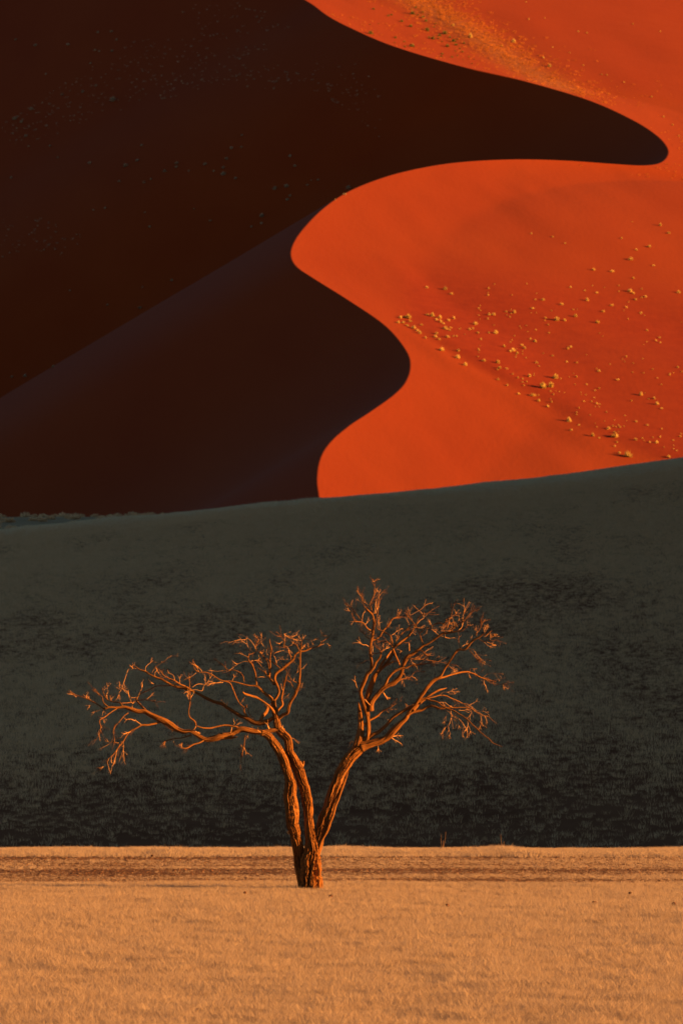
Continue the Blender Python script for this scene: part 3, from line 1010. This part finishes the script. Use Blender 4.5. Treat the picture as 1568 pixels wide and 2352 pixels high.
def tube(pts, rad, nseg, rough, seed, groove=None, step=None):
    """a bark tube along a polyline: returns verts, faces, bark coordinates"""
    r = np.random.default_rng(seed)
    P = catmull(np.column_stack([pts, rad]), 8)
    # resample evenly
    seg = np.linalg.norm(np.diff(P[:, :3], axis=0), axis=1)
    s = np.concatenate([[0], np.cumsum(seg)])
    if step is None:
        step = max(0.02, min(0.07, 1.1 * float(np.mean(rad))))
    n = max(4, int(s[-1] / step) + 1)
    t = np.linspace(0, s[-1], n)
    Q = np.stack([np.interp(t, s, P[:, k]) for k in range(4)], -1)
    C, rr = Q[:, :3], np.maximum(Q[:, 3], 0.0015)
    # small knotty wander
    w = np.stack([np.interp(t, np.linspace(0, s[-1], max(3, int(s[-1] / 0.22) + 2)), r.normal(0, 1, max(3, int(s[-1] / 0.22) + 2))) for _ in range(3)], -1)
    w *= np.minimum(1, t / 0.1)[:, None]
    C = C + w * np.minimum(0.010, 0.22 * rr)[:, None]
    T = np.gradient(C, axis=0)
    T /= np.linalg.norm(T, axis=1)[:, None] + 1e-9
    up = np.array((0.0, -1.0, 0.0))
    if abs(np.dot(up, T[0])) > 0.9: up = np.array((1.0, 0, 0))
    U = np.zeros_like(C)
    for i in range(n):
        u = up - T[i] * np.dot(up, T[i])
        u /= np.linalg.norm(u) + 1e-9
        U[i] = u; up = u
    W = np.cross(T, U)
    th = np.linspace(0, 2 * math.pi, nseg, endpoint=False)
    disp = np.zeros((n, nseg))
    if rough > 0:
        tc = np.where(th > math.pi, th - 2 * math.pi, th)          # seam on the far side
        K = max(3.0, min(9.0, float(np.mean(rad)) * 70))
        wob = np.cumsum(r.normal(0, 0.05, n))
        o1, o2 = r.random() * 90, r.random() * 90
        a1 = vnoise((tc[None, :] + wob[:, None]) * K / 3.14 * 2.2 + o1, t[:, None] * 1.5 + o2)
        a2 = vnoise((tc[None, :] + wob[:, None]) * K / 3.14 * 4.6 + o2, t[:, None] * 3.0 + o1)
        a3 = vnoise(tc[None, :] * 1.3 + o2, t[:, None] * 2.0 + o2 + 40)
        crack = (1 - np.abs(2 * a1 - 1)) ** 5 + 0.6 * (1 - np.abs(2 * a2 - 1)) ** 5
        disp += rough * (0.5 - 1.5 * crack + 0.8 * (a2 - 0.5) + (0.6 if nseg > 100 else 1.4) * (a3 - 0.5))
        kn = np.interp(t, np.linspace(0, s[-1], max(4, int(s[-1] / 0.35) + 2)), r.normal(0, 0.035 if nseg > 100 else 0.09, max(4, int(s[-1] / 0.35) + 2)))
        disp += kn[:, None]
    if groove is not None:
        for (ang, width, depth, a0, a1, sw) in groove:
            f = t / s[-1]
            env = sstep(a0, a0 + 0.08, f) * (1 - sstep(a1 - 0.08, a1, f))
            g = np.angle(np.exp(1j * (th[None, :] - (ang + sw * np.sin(f * 9))[:, None])))
            disp += -depth * env[:, None] * np.exp(-(g / width) ** 2)
    Rm = rr[:, None] * (1 + disp)
    V = C[:, None, :] + Rm[..., None] * (np.cos(th)[None, :, None] * U[:, None, :] + np.sin(th)[None, :, None] * W[:, None, :])
    bark = np.stack([np.broadcast_to(np.cos(th) * 0.13, (n, nseg)), np.broadcast_to(np.sin(th) * 0.13, (n, nseg)), np.broadcast_to(t[:, None], (n, nseg))], -1) \
        + np.array((r.random() * 9, r.random() * 9, r.random() * 9))
    V = V.reshape(-1, 3); bark = bark.reshape(-1, 3)
    F = []
    for i in range(n - 1):
        a, b = i * nseg, (i + 1) * nseg
        for j in range(nseg):
            k = (j + 1) % nseg
            F.append((a + j, a + k, b + k, b + j))
    F.append(tuple(range(nseg))[::-1])
    F.append(tuple(range((n - 1) * nseg, n * nseg)))
    return V, F, bark, C, rr


def build_tree():
    root = bpy.data.objects.new('dead_tree', None)
    root.empty_display_size = 0.5
    base = at((780 + 590 * 0.2551) * SX, (2140 + 2090 * 0.2551) * SX, TREE_Y)
    bz = float(ground_z(base[0], TREE_Y))
    root.location = (base[0], TREE_Y, bz)
    col.objects.link(root)
    tag(root, 'leafless gnarled dead tree with forked trunk standing on the sunlit plain', 'tree')
    org = np.array(root.location)
    P2 = np.zeros((0, 2)); PD = np.zeros(0)
    names = {'T': 'trunk', 'L': 'limb', 'B': 'branch', 'W': 'twig'}
    tr = np.random.default_rng(77)
    for k, line in enumerate(TREE.strip().split('\n')):
        tok = line.split()
        kind, dd_ = tok[0], float(tok[1])
        crop = None; pts = []; wid = []
        for q in tok[2:]:
            if ':' in q:
                c_, q = q.split(':'); crop = CROP[int(c_)]
            x, y, w = map(float, q.split(','))
            pts.append((crop[0] + x * crop[2], crop[1] + y * crop[2])); wid.append(w * crop[2])
        pts = np.array(pts); wid = np.array(wid)
        d0 = 0.0
        if len(P2) and k > 3:
            e = np.hypot(P2[:, 0] - pts[0, 0], P2[:, 1] - pts[0, 1])
            j = int(np.argmin(e))
            if e[j] < 45: d0 = PD[j]
        ln = np.concatenate([[0], np.cumsum(np.hypot(*np.diff(pts, axis=0).T))])
        f = ln / ln[-1]
        L_m = ln[-1] * PXM
        if kind == 'W':
            dd_ = float(tr.normal(0, 0.45)) * L_m
        elif kind == 'B':
            dd_ = dd_ * 1.2 + float(tr.normal(0, 0.12)) * L_m
        dep = d0 + (np.interp(f, *TRUNK_DEPTH[k]) if k < 4 else dd_ * f) + (0.10 * np.sin(f * 5 + k) * f if kind in 'LB' else 0)
        X3 = np.array([at(p[0] * SX, p[1] * SX, TREE_Y + d) for p, d in zip(pts, dep)])
        rad = np.maximum(wid * PXM / 2 * {'W': 0.85, 'B': 0.95}.get(kind, 1.0), 0.0036)
        nseg, rough = {'T': (128, 0.27), 'L': (30, 0.17), 'B': (10, 0.08), 'W': (6, 0.0)}[kind]
        if kind == 'L' and wid.max() > 14: nseg = 64
        groove = None
        if k == 0: groove = [(0.62 * GS, 0.12, 0.4, -0.1, 0.34, 0.05), (-0.35 * GS, 0.10, 0.35, -0.1, 0.5, 0.2)]
        V, F, bark, C, rr = tube(X3, rad, nseg, rough, (163 if k == 0 else 100 + k), groove, 0.025 if kind == 'T' else None)
        if k == 0:   # root flare sunk in the ground
            pass
        # short broken twiglets that grow out of the thin ends
        if kind in 'BW' and wid[-1] < 2.0:
            nt_ = tr.integers(3, 8) if kind == 'W' else tr.integers(6, 13)
            for _ in range(nt_):
                i = int(len(C) * tr.uniform(0.35, 0.97)); i = min(i, len(C) - 2)
                tdir = C[min(i + 1, len(C) - 1)] - C[i - 1]
                tdir /= np.linalg.norm(tdir) + 1e-9
                side = tr.normal(0, 1, 3); side -= tdir * side.dot(tdir); side /= np.linalg.norm(side) + 1e-9
                dl = tdir * tr.uniform(0.7, 1.2) + side * tr.uniform(0.35, 0.85); dl /= np.linalg.norm(dl)
                Lw = tr.uniform(0.08, 0.30) if L_m > 0.35 else tr.uniform(0.05, 0.16)
                p0 = C[i]; p1 = p0 + dl * Lw * 0.5; p2 = p1 + (dl + tr.normal(0, 0.2, 3)) * Lw * 0.5
                r0 = min(rr[i] * 0.6, 0.0031)
                v2, f2, b2, _, _ = tube(np.array([p0, p1, p2]), np.array([r0, r0 * 0.8, 0.002]), 5, 0, 900 + k, None, 0.05)
                o_ = len(V)
                V = np.concatenate([V, v2]); bark = np.concatenate([bark, b2])
                F += [tuple(a + o_ for a in ff) for ff in f2]
        V = V - org
        o = mesh_obj(names[kind], V, F, M_twig if kind == 'W' else M_oldbark if kind in 'TL' else M_bark, root)
        a = o.data.attributes.new('bark', 'FLOAT_VECTOR', 'POINT')
        a.data.foreach_set('vector', bark.astype(np.float32).ravel())
        # samples for later strands to spring from
        ss = np.linspace(0, 1, max(4, int(ln[-1] / 4)))
        P2 = np.concatenate([P2, np.stack([np.interp(ss, f, pts[:, 0]), np.interp(ss, f, pts[:, 1])], -1)])
        PD = np.concatenate([PD, np.interp(ss, f, dep)])
    return root


GS = 1.0   # grooves sit right of the side that faces the plain
TRUNK_DEPTH = [([0, .3, 1], [0, 0, .15]), ([0, .2, 1], [0, .04, .35]), ([0, .22, .45, 1], [.08, .10, -.18, -.2]), ([0, 1], [-.09, .13])]
build_tree()

# ------------------------------------------------------------------ tussocks and shrubs on the dune
def dome_mesh(name, mat, n, seed, w=0.16, flat=1.5):
    """a rounded tussock of radius 1: blades fanning out of one crown"""
    r = np.random.default_rng(seed)
    V, F = [], []
    for i in range(n):
        a = r.random() * 6.283
        el = math.asin(r.uniform(0.05, 1.0))
        ln = r.uniform(0.75, 1.08)
        d = np.array((math.cos(el) * math.cos(a), math.cos(el) * math.sin(a), math.sin(el) * flat))
        b0 = np.array((d[0], d[1], 0)) * 0.35 * r.random() - np.array((0, 0, 0.25))
        tip = d * ln
        mid = (b0 + tip) / 2 + np.array((0, 0, 0.08 * ln))
        side = np.cross(d, r.normal(0, 1, 3)); side /= np.linalg.norm(side) + 1e-9
        k = len(V)
        for p, ww in ((b0, 0.7), (mid, 1.0), (tip, 0.25)):
            V.append(p - side * w * ww / 2); V.append(p + side * w * ww / 2)
        F += [(k, k + 1, k + 3, k + 2), (k + 2, k + 3, k + 5, k + 4)]
    me = bpy.data.meshes.new(name)
    me.from_pydata([tuple(map(float, v)) for v in V], [], F)
    me.materials.append(mat)
    return me


me_gold = [dome_mesh('grass_tussock', M_gold, 65 + 12 * i, 300 + i, 0.15 + 0.012 * i, 1.0 + 0.15 * i) for i in range(6)]
me_green = [dome_mesh('green_shrub', M_green, 80, 320 + i, 0.18, 1.3) for i in range(4)]
me_dark = [dome_mesh('shaded_shrub', M_darkbush, 80, 340 + i, 0.18, 1.2) for i in range(4)]


def place(name, meshes, X, Y, size, label, cat, group, sink=0.1):
    p = hit2(X, Y + 0.42 * size)
    if p is None: return None
    rad = 0.55 * size * TV * 2 * p[1] / 3072.0
    o = bpy.data.objects.new(name, random.choice(meshes))
    col.objects.link(o)
    o.location = (p[0], p[1], p[2] - sink * rad)
    o.rotation_euler = (0, 0, random.uniform(0, 6.28))
    o.scale = (rad * random.uniform(0.9, 1.15), rad * random.uniform(0.9, 1.15), rad * random.uniform(0.85, 1.1))
    return tag(o, label, cat, group)


def cropped(ox, oy, s, data):
    for d in data:
        yield ox + d[0] * s, oy + d[1] * s, d[2] * s, (d[3] if len(d) > 3 else None)


A_SPOTS = [(1295, 1170, 50, 'largest golden bush low on the dune, just above the grassy hill'), (822, 872, 40, 'round golden bush at the edge of the smooth orange strip'),
 (1228, 1077, 40, 'big golden bush just upslope of the largest one'), (873, 834, 38, 'left one of two golden bushes standing side by side mid-slope'), (912, 830, 36, 'right one of two golden bushes standing side by side mid-slope'),
 (388, 543, 36, 'biggest golden bush in the dense cluster next to the dune crest'), (935, 790, 30, 'ragged golden bush above the side-by-side pair'), (940, 503, 28, 'double golden tussock alone high on the stony slope'),
 (1034, 488, 22, 'bright round tussock with dark shadow right of the double tussock'), (965, 428, 22), (872, 406, 20), (1213, 432, 24), (1302, 362, 26, 'upper one of a chain of three tussocks running downhill'), (1320, 375, 18), (1330, 404, 22), (1380, 390, 22),
 (1307, 203, 28, 'pale elongated tussock high on the right of the dune face'), (1398, 142, 22), (1335, 160, 16), (1215, 262, 28), (1123, 257, 20), (1320, 300, 16), (1420, 237, 16), (1140, 373, 16), (1092, 410, 18), (1143, 518, 22), (1170, 465, 18),
 (1285, 444, 18), (1358, 472, 18), (1545, 370, 20), (1450, 595, 16), (1388, 560, 14), (600, 385, 14), (297, 347, 16), (388, 353, 22), (420, 375, 24), (820, 450, 18), (690, 466, 16), (730, 470, 18), (628, 480, 20), (605, 482, 16),
 (538, 523, 28), (638, 570, 24), (834, 612, 22), (1010, 640, 20), (996, 652, 14), (768, 632, 20), (780, 648, 16), (725, 656, 26), (680, 640, 16), (920, 685, 16), (840, 718, 20), (692, 748, 18), (657, 746, 18), (648, 717, 22), (580, 707, 24),
 (450, 690, 28), (488, 727, 26), (372, 653, 28), (452, 660, 18), (805, 786, 20), (650, 803, 18), (695, 832, 16), (752, 873, 20), (897, 938, 18), (850, 908, 20), (1002, 1005, 28), (1012, 1053, 18), (1050, 1030, 14), (1120, 1080, 22),
 (1150, 1093, 16), (1198, 1043, 22), (1252, 1039, 18), (1332, 1100, 20), (1402, 1113, 18), (1436, 1115, 18), (1496, 1185, 22), (1535, 1156, 14), (1518, 1105, 14), (1552, 1085, 16), (1390, 1028, 20), (1335, 1012, 16), (1358, 877, 22),
 (1424, 897, 18), (1438, 925, 18), (1460, 947, 16), (1242, 803, 20), (1150, 760, 20), (1228, 1135, 14), (1252, 1168, 16), (990, 716, 14), (1040, 720, 14), (1085, 880, 12), (1075, 912, 14), (1138, 925, 12), (1310, 910, 12),
 (1454, 38, 16), (1495, 75, 20), (920, 95, 14), (982, 130, 10), (1315, 22, 10), (1262, 104, 12), (815, 82, 10), (885, 500, 14), (980, 510, 16), (835, 408, 12), (745, 673, 16), (710, 665, 14), (508, 555, 16), (525, 552, 14), (550, 572, 14), (565, 605, 12)]
C_SPOTS = [(165, 495, 20), (185, 490, 22), (205, 492, 30), (155, 520, 18), (180, 520, 20), (200, 535, 18), (215, 512, 22), (232, 545, 24), (250, 560, 20), (262, 572, 20), (270, 530, 20), (290, 598, 14), (300, 480, 18), (325, 485, 24), (345, 505, 20),
 (362, 495, 20), (365, 515, 22), (405, 510, 18), (430, 498, 20), (415, 545, 18), (380, 525, 18), (345, 575, 18), (340, 590, 20), (358, 603, 18), (400, 590, 22), (430, 588, 14), (410, 560, 14)]
for X, Y, s_, lab in cropped(1100, 650, 0.6046, A_SPOTS):
    zone = ('sparse tussock high on the open sunlit slope below the dark tongue', 'tussocks high on the sunlit slope') if Y < 900 else \
        ('golden tussock low on the sunlit slope near the grassy hill crest', 'tussocks low on the sunlit slope') if Y > 1240 else \
        ('golden tussock on the right part of the stony middle slope', 'tussocks right on the middle slope') if X > 1640 else \
        ('golden tussock on the left part of the stony middle slope', 'tussocks left on the middle slope')
    place('grass_tussock', me_gold, X, Y, s_, lab or zone[0], 'bush', 'labelled tussocks on the sunlit dune' if lab else zone[1])
for X, Y, s_, lab in cropped(1100, 650, 0.6046, C_SPOTS):
    place('grass_tussock', me_gold, X, Y, s_, 'golden tussock in the tight cluster beside the dark dune crest', 'bush', 'tussocks clustered by the crest')
# the smaller ones that dot the same fans
smalls = []
tries = 0
while len(smalls) < 160 and tries < 4000:
    tries += 1
    x, y = random.uniform(440, 1568), random.uniform(330, 1190)
    low = 640 + (x - 440) * 0.60
    if y > low or y < 300: continue
    dens = 0.35 + 0.9 * math.exp(-((y - (low - 90)) / 130.0) ** 2)
    if random.random() < dens and float(vnoise(x * 0.012, y * 0.012)) > 0.35:
        smalls.append((x, y, random.uniform(6, 12)))
for X, Y, s_, lab in cropped(1100, 650, 0.6046, smalls):
    place('grass_tussock', me_gold, X, Y, s_, 'tiny golden tuft dotting the stony sunlit slope of the dune', 'bush', 'tiny tufts on the sunlit dune')
B_SPOTS = [(885, 163, 18, 'round pale bush above the golden grass band'), (838, 183, 12), (1030, 262, 18, 'lone pale bush with a dark shadow right of the grass band'), (712, 143, 20, 'light bush in the middle of the golden grass band'), (642, 98, 14), (1145, 125, 8), (1180, 130, 8), (1165, 260, 8),
 (935, 5, 8), (945, 75, 8), (1010, 70, 8), (1475, 125, 8), (1260, 300, 8), (1240, 298, 8), (1005, 230, 10), (1042, 187, 8), (1525, 500, 10), (1440, 388, 8), (1488, 468, 10), (1550, 545, 8), (1365, 95, 7), (1110, 210, 7), (1330, 330, 7)]
for X, Y, s_, lab in cropped(880, 0, 0.745, B_SPOTS):
    place('grass_tussock', me_gold, X, Y, s_, lab or 'small pale tuft on the upper right dune face', 'bush', 'tufts on the upper dune face')
G_SPOTS = [(575, 62, 28), (690, 118, 22), (715, 110, 22), (795, 157, 32), (865, 193, 40), (550, 245, 50, 'elongated olive shrub nearest the upper dark crest'), (545, 187, 14), (615, 182, 12), (745, 287, 28), (815, 320, 22), (875, 345, 50, 'broad olive shrub close above the upper dark crest'), (820, 360, 22),
 (990, 215, 48), (985, 155, 32), (960, 125, 36), (880, 92, 44), (905, 50, 26), (960, 90, 26), (1040, 290, 40), (1010, 285, 24), (1090, 270, 36), (1130, 245, 50, 'largest olive shrub along the golden grass band'), (1110, 320, 20), (1150, 350, 40), (1220, 340, 36),
 (1200, 310, 44), (1050, 205, 22), (1190, 440, 22), (1110, 415, 28), (1105, 435, 24), (1230, 430, 18), (1270, 400, 22), (1345, 495, 16), (1275, 462, 12), (1215, 395, 16), (1320, 440, 18), (1280, 330, 30), (1360, 460, 14), (740, 330, 16),
 (1250, 375, 22), (1060, 180, 22), (870, 65, 20), (1165, 360, 14), (920, 110, 24), (1000, 235, 26), (1080, 295, 22), (1170, 285, 26), (1230, 300, 22)]
for X, Y, s_, lab in cropped(900, 0, 0.3827, G_SPOTS):
    place('green_shrub', me_green, X, Y, s_, lab or 'small olive green shrub beside the golden grass on the upper dune', 'shrub', 'olive shrubs on the upper dune')
D_SPOTS = [(485, 415, 36, 'wide dark shrub alone on the upper shaded dune face'), (153, 188, 18), (68, 165, 14), (292, 185, 18), (420, 133, 16), (478, 130, 16), (500, 165, 14), (407, 210, 16), (480, 213, 16), (425, 215, 12), (198, 312, 14), (388, 267, 12), (412, 362, 16), (355, 387, 18), (267, 400, 16),
 (135, 460, 20), (65, 500, 24), (93, 516, 18), (112, 576, 18), (215, 620, 14), (248, 670, 14), (125, 622, 12), (50, 755, 16), (385, 690, 20), (538, 700, 26), (588, 680, 20), (607, 617, 14), (705, 725, 20), (755, 692, 20), (755, 708, 16), (877, 695, 20),
 (955, 735, 26), (990, 628, 18), (970, 672, 18), (1035, 575, 12), (1033, 625, 12), (955, 712, 16), (1007, 758, 16), (915, 728, 12), (808, 727, 12), (617, 775, 14), (645, 763, 10), (1240, 662, 16), (1260, 704, 18), (1175, 798, 24), (1225, 788, 24),
 (1228, 848, 16), (1240, 832, 14), (1315, 787, 12), (1360, 765, 12), (1330, 768, 10), (1490, 793, 28, 'dark shrub touching the top of the sunlit lobe'), (1472, 825, 18), (1433, 852, 10), (230, 1562, 18, 'lone pale shrub on the rim of the smooth dark face'), (108, 1602, 18), (52, 1607, 14), (1075, 965, 14),
 (1120, 915, 24), (1118, 950, 14), (900, 940, 12), (640, 965, 14), (600, 1310, 18), (735, 1195, 14), (610, 1225, 10), (300, 1240, 10), (450, 885, 14), (400, 895, 10), (460, 1300, 12), (620, 905, 10), (830, 890, 10), (330, 1000, 10), (190, 1065, 10), (510, 770, 16)]
for X, Y, s_, lab in cropped(0, 0, 0.7015, D_SPOTS):
    place('shaded_shrub', me_dark, X, Y, s_, lab or 'small grey shrub dotted over the dark shaded dune slope', 'shrub', 'shrubs on the shaded dune slope')

# finer cover on the dune: golden grass band, dark grass streaks
def dune_scatter(name, n, sampler, size, protos, label, cat):
    P, Rr_, Sc = [], [], []
    for _ in range(n):
        q = sampler()
        if q is None: continue
        p = q
        s = size()
        P.append((p[0], p[1], p[2] - 0.03)); Rr_.append((0, 0, random.uniform(0, 6.28))); Sc.append((s, s, s))
    return scatter(name, P, Rr_, Sc, [random.randrange(len(protos)) for _ in P], protos, label, cat)


def on_dune(x, y):
    return np.array((x, y, float(dune_z(x, y))))


def band_point():
    # the grassy streak crosses the windward face from upper left to lower right
    yv = random.uniform(bl[0, 0] - 14, bl[-1, 0] + 25)
    xc = float(np.interp(yv, bl[:, 0], bl[:, 1]))
    if yv < bl[0, 0]: xc += (bl[0, 0] - yv) * 0.25
    if random.random() > 0.25 + 0.75 * (yv - bl[0, 0] + 14) / (bl[-1, 0] - bl[0, 0]): return None
    x = xc + random.gauss(1.5, 4.6)
    if x < float(np.interp(yv, CY, CX)) + 0.8: return None
    return on_dune(x, yv)


gold_protos = [tuft_obj('gold_tuft', M_goldgrass, 12, 0.5, 0.30, 0.45, 0.05, rng) for _ in range(5)]
dune_scatter('dune_grass', 3000, band_point, lambda: random.uniform(0.5, 1.2), gold_protos, 'golden grass band crossing the upper sunlit dune face', 'grass')


def fan_point():
    yv = random.uniform(940, 1060)
    c = float(np.interp(yv, CY, CX))
    x = c + abs(random.gauss(6, 22))
    if x < c + 1 or x > 0.0655 * yv + 6: return None
    if float(vnoise(x * 0.15, yv * 0.08)) < 0.4: return None
    return on_dune(x, yv)


dune_scatter('sparse_dune_grass', 900, fan_point, lambda: random.uniform(0.25, 0.6), [tuft_obj('gold_tuft', M_goldgrass, 12, 0.75, 0.35, 0.45, 0.07, rng) for _ in range(4)],
             'sparse specks of grass on the upper right sunlit dune', 'grass')


def shade_point():
    yv = random.uniform(915, 1090)
    c = float(np.interp(yv, CY, CX))
    x = random.uniform(-78, 8)
    if x > c - 6: return None
    if fbm(x * 0.03 + yv * 0.03, (yv - x * 0.6) * 0.006, 3) < 0.05: return None
    return on_dune(x, yv)


dune_scatter('shaded_dune_grass', 5000, shade_point, lambda: random.uniform(0.3, 0.8), [tuft_obj('dark_tuft', M_darkbush, 12, 0.7, 0.35, 0.45, 0.07, rng) for _ in range(4)],
             'thin grass streaks on the dark shaded dune slope', 'grass')

# ------------------------------------------------------------------ shrub line at the foot of the dark dune
me_foot = [dome_mesh('foot_shrub', M_shadegrass, 90, 360 + i, 0.17, 0.9) for i in range(4)]
for i in range(150):
    y = random.uniform(528, 612)
    x = random.uniform(-0.0655 * y - 3, -10)
    z = float(ground_z(x, y))
    rad = random.uniform(0.35, 0.8)
    o = bpy.data.objects.new('foot_shrub', random.choice(me_foot))
    col.objects.link(o)
    o.location = (x, y, z - 0.05)
    o.rotation_euler = (0, 0, random.uniform(0, 6.28))
    o.scale = (rad * 1.2, rad * 1.2, rad)
    tag(o, 'grey green shrub in the low row at the foot of the dark dune', 'shrub', 'shrub row at the dune foot')

# ------------------------------------------------------------------ stones and weeds on the plain
def on_plain(X, Y):
    a, b = ray(X * SX, Y * SX)
    y = -CAM_H / b
    for _ in range(6):
        y = (float(ground_z(a * y, y)) - CAM_H) / b
    return np.array((a * y, y, float(ground_z(a * y, y))))


def stone_obj(X, Y, w, label, seed):
    p = on_plain(X, Y)
    r = np.random.default_rng(seed)
    import bmesh
    bm = bmesh.new()
    bmesh.ops.create_icosphere(bm, subdivisions=2, radius=1.0)
    ax = r.normal(0, 1, (7, 3)); ax /= np.linalg.norm(ax, axis=1)[:, None]
    cut = r.uniform(0.62, 0.95, 7)
    for v in bm.verts:
        c = np.array(v.co)
        for a, k in zip(ax, cut):
            dd_ = c.dot(a)
            if dd_ > k: c = c - a * (dd_ - k) * 0.9
        v.co = Vector(c) * (1 + r.uniform(-0.03, 0.03))
    me = bpy.data.meshes.new('stone')
    bm.to_mesh(me); bm.free()
    me.materials.append(M_stone)
    o = bpy.data.objects.new('stone', me)
    col.objects.link(o)
    rad = 0.36 * w * TV * 2 * p[1] / 3072.0
    o.location = (p[0], p[1], p[2] + rad * 0.45 + 0.06)
    o.scale = (rad, rad, rad * 0.8)
    o.rotation_euler = (0, 0, r.uniform(0, 6))
    tag(o, label, 'stone', 'stones lying in the straw')


for i, (X, Y, w, lab) in enumerate([(1781, 2722, 26, 'reddish brown stone with a long shadow right of the tree'), (1341, 2728, 20, 'small dark stone in the straw midway between tree and reddish stone'),
        (1889, 2690, 16, 'little dark stone upslope right of the reddish stone'), (2020, 2724, 22, 'brown stone at the right edge of the plain'), (222, 2730, 18, 'dark stone in the straw at the far left'),
        (735, 2688, 14, 'small stone just left of the trunk foot'), (992, 2700, 20, 'brown stone just right of the trunk foot'), (457, 2576, 12, 'tiny stone on the gravel strip left of the tree')]):
    stone_obj(X, Y, w, lab, 500 + i)

M_weed = new_mat('dry_weed_stem'); M_weed[2].inputs['Base Color'].default_value = (0.24, 0.13, 0.06, 1); M_weed = M_weed[0]
for i, (X, stems, lab) in enumerate([(1328, [(-9, 0, -5, 34), (3, 0, 9, 40), (0, 0, 1, 16)], 'thin forked dry weed on the rim of the plain'), (1504, [(0, 0, -3, 34), (2, 0, 8, 12)], 'single thin dry weed stalk on the rim further right')]):
    a, _ = ray(X * SX, 2540 * SX)
    y = 143.2
    b0 = np.array((a * y, y, float(ground_z(a * y, y))))
    pm = TV * 2 * y / 3072
    root = bpy.data.objects.new('dry_weed', None); root.location = b0; col.objects.link(root)
    tag(root, lab, 'weed')
    for j, (x0, z0, x1, z1) in enumerate(stems):
        P3 = np.array([(x0 * pm * 0.2, 0, 0), ((x0 * 0.4 + x1 * 0.5) * pm, 0.03 * j, z1 * 0.55 * pm + 0.05), (x1 * pm, 0.05 * j, z1 * pm + 0.12)])
        V, F, _, _, _ = tube(P3, np.array((0.005, 0.004, 0.0025)), 5, 0, 700 + i * 10 + j, None, 0.06)
        mesh_obj('stem', V, F, M_weed, root)
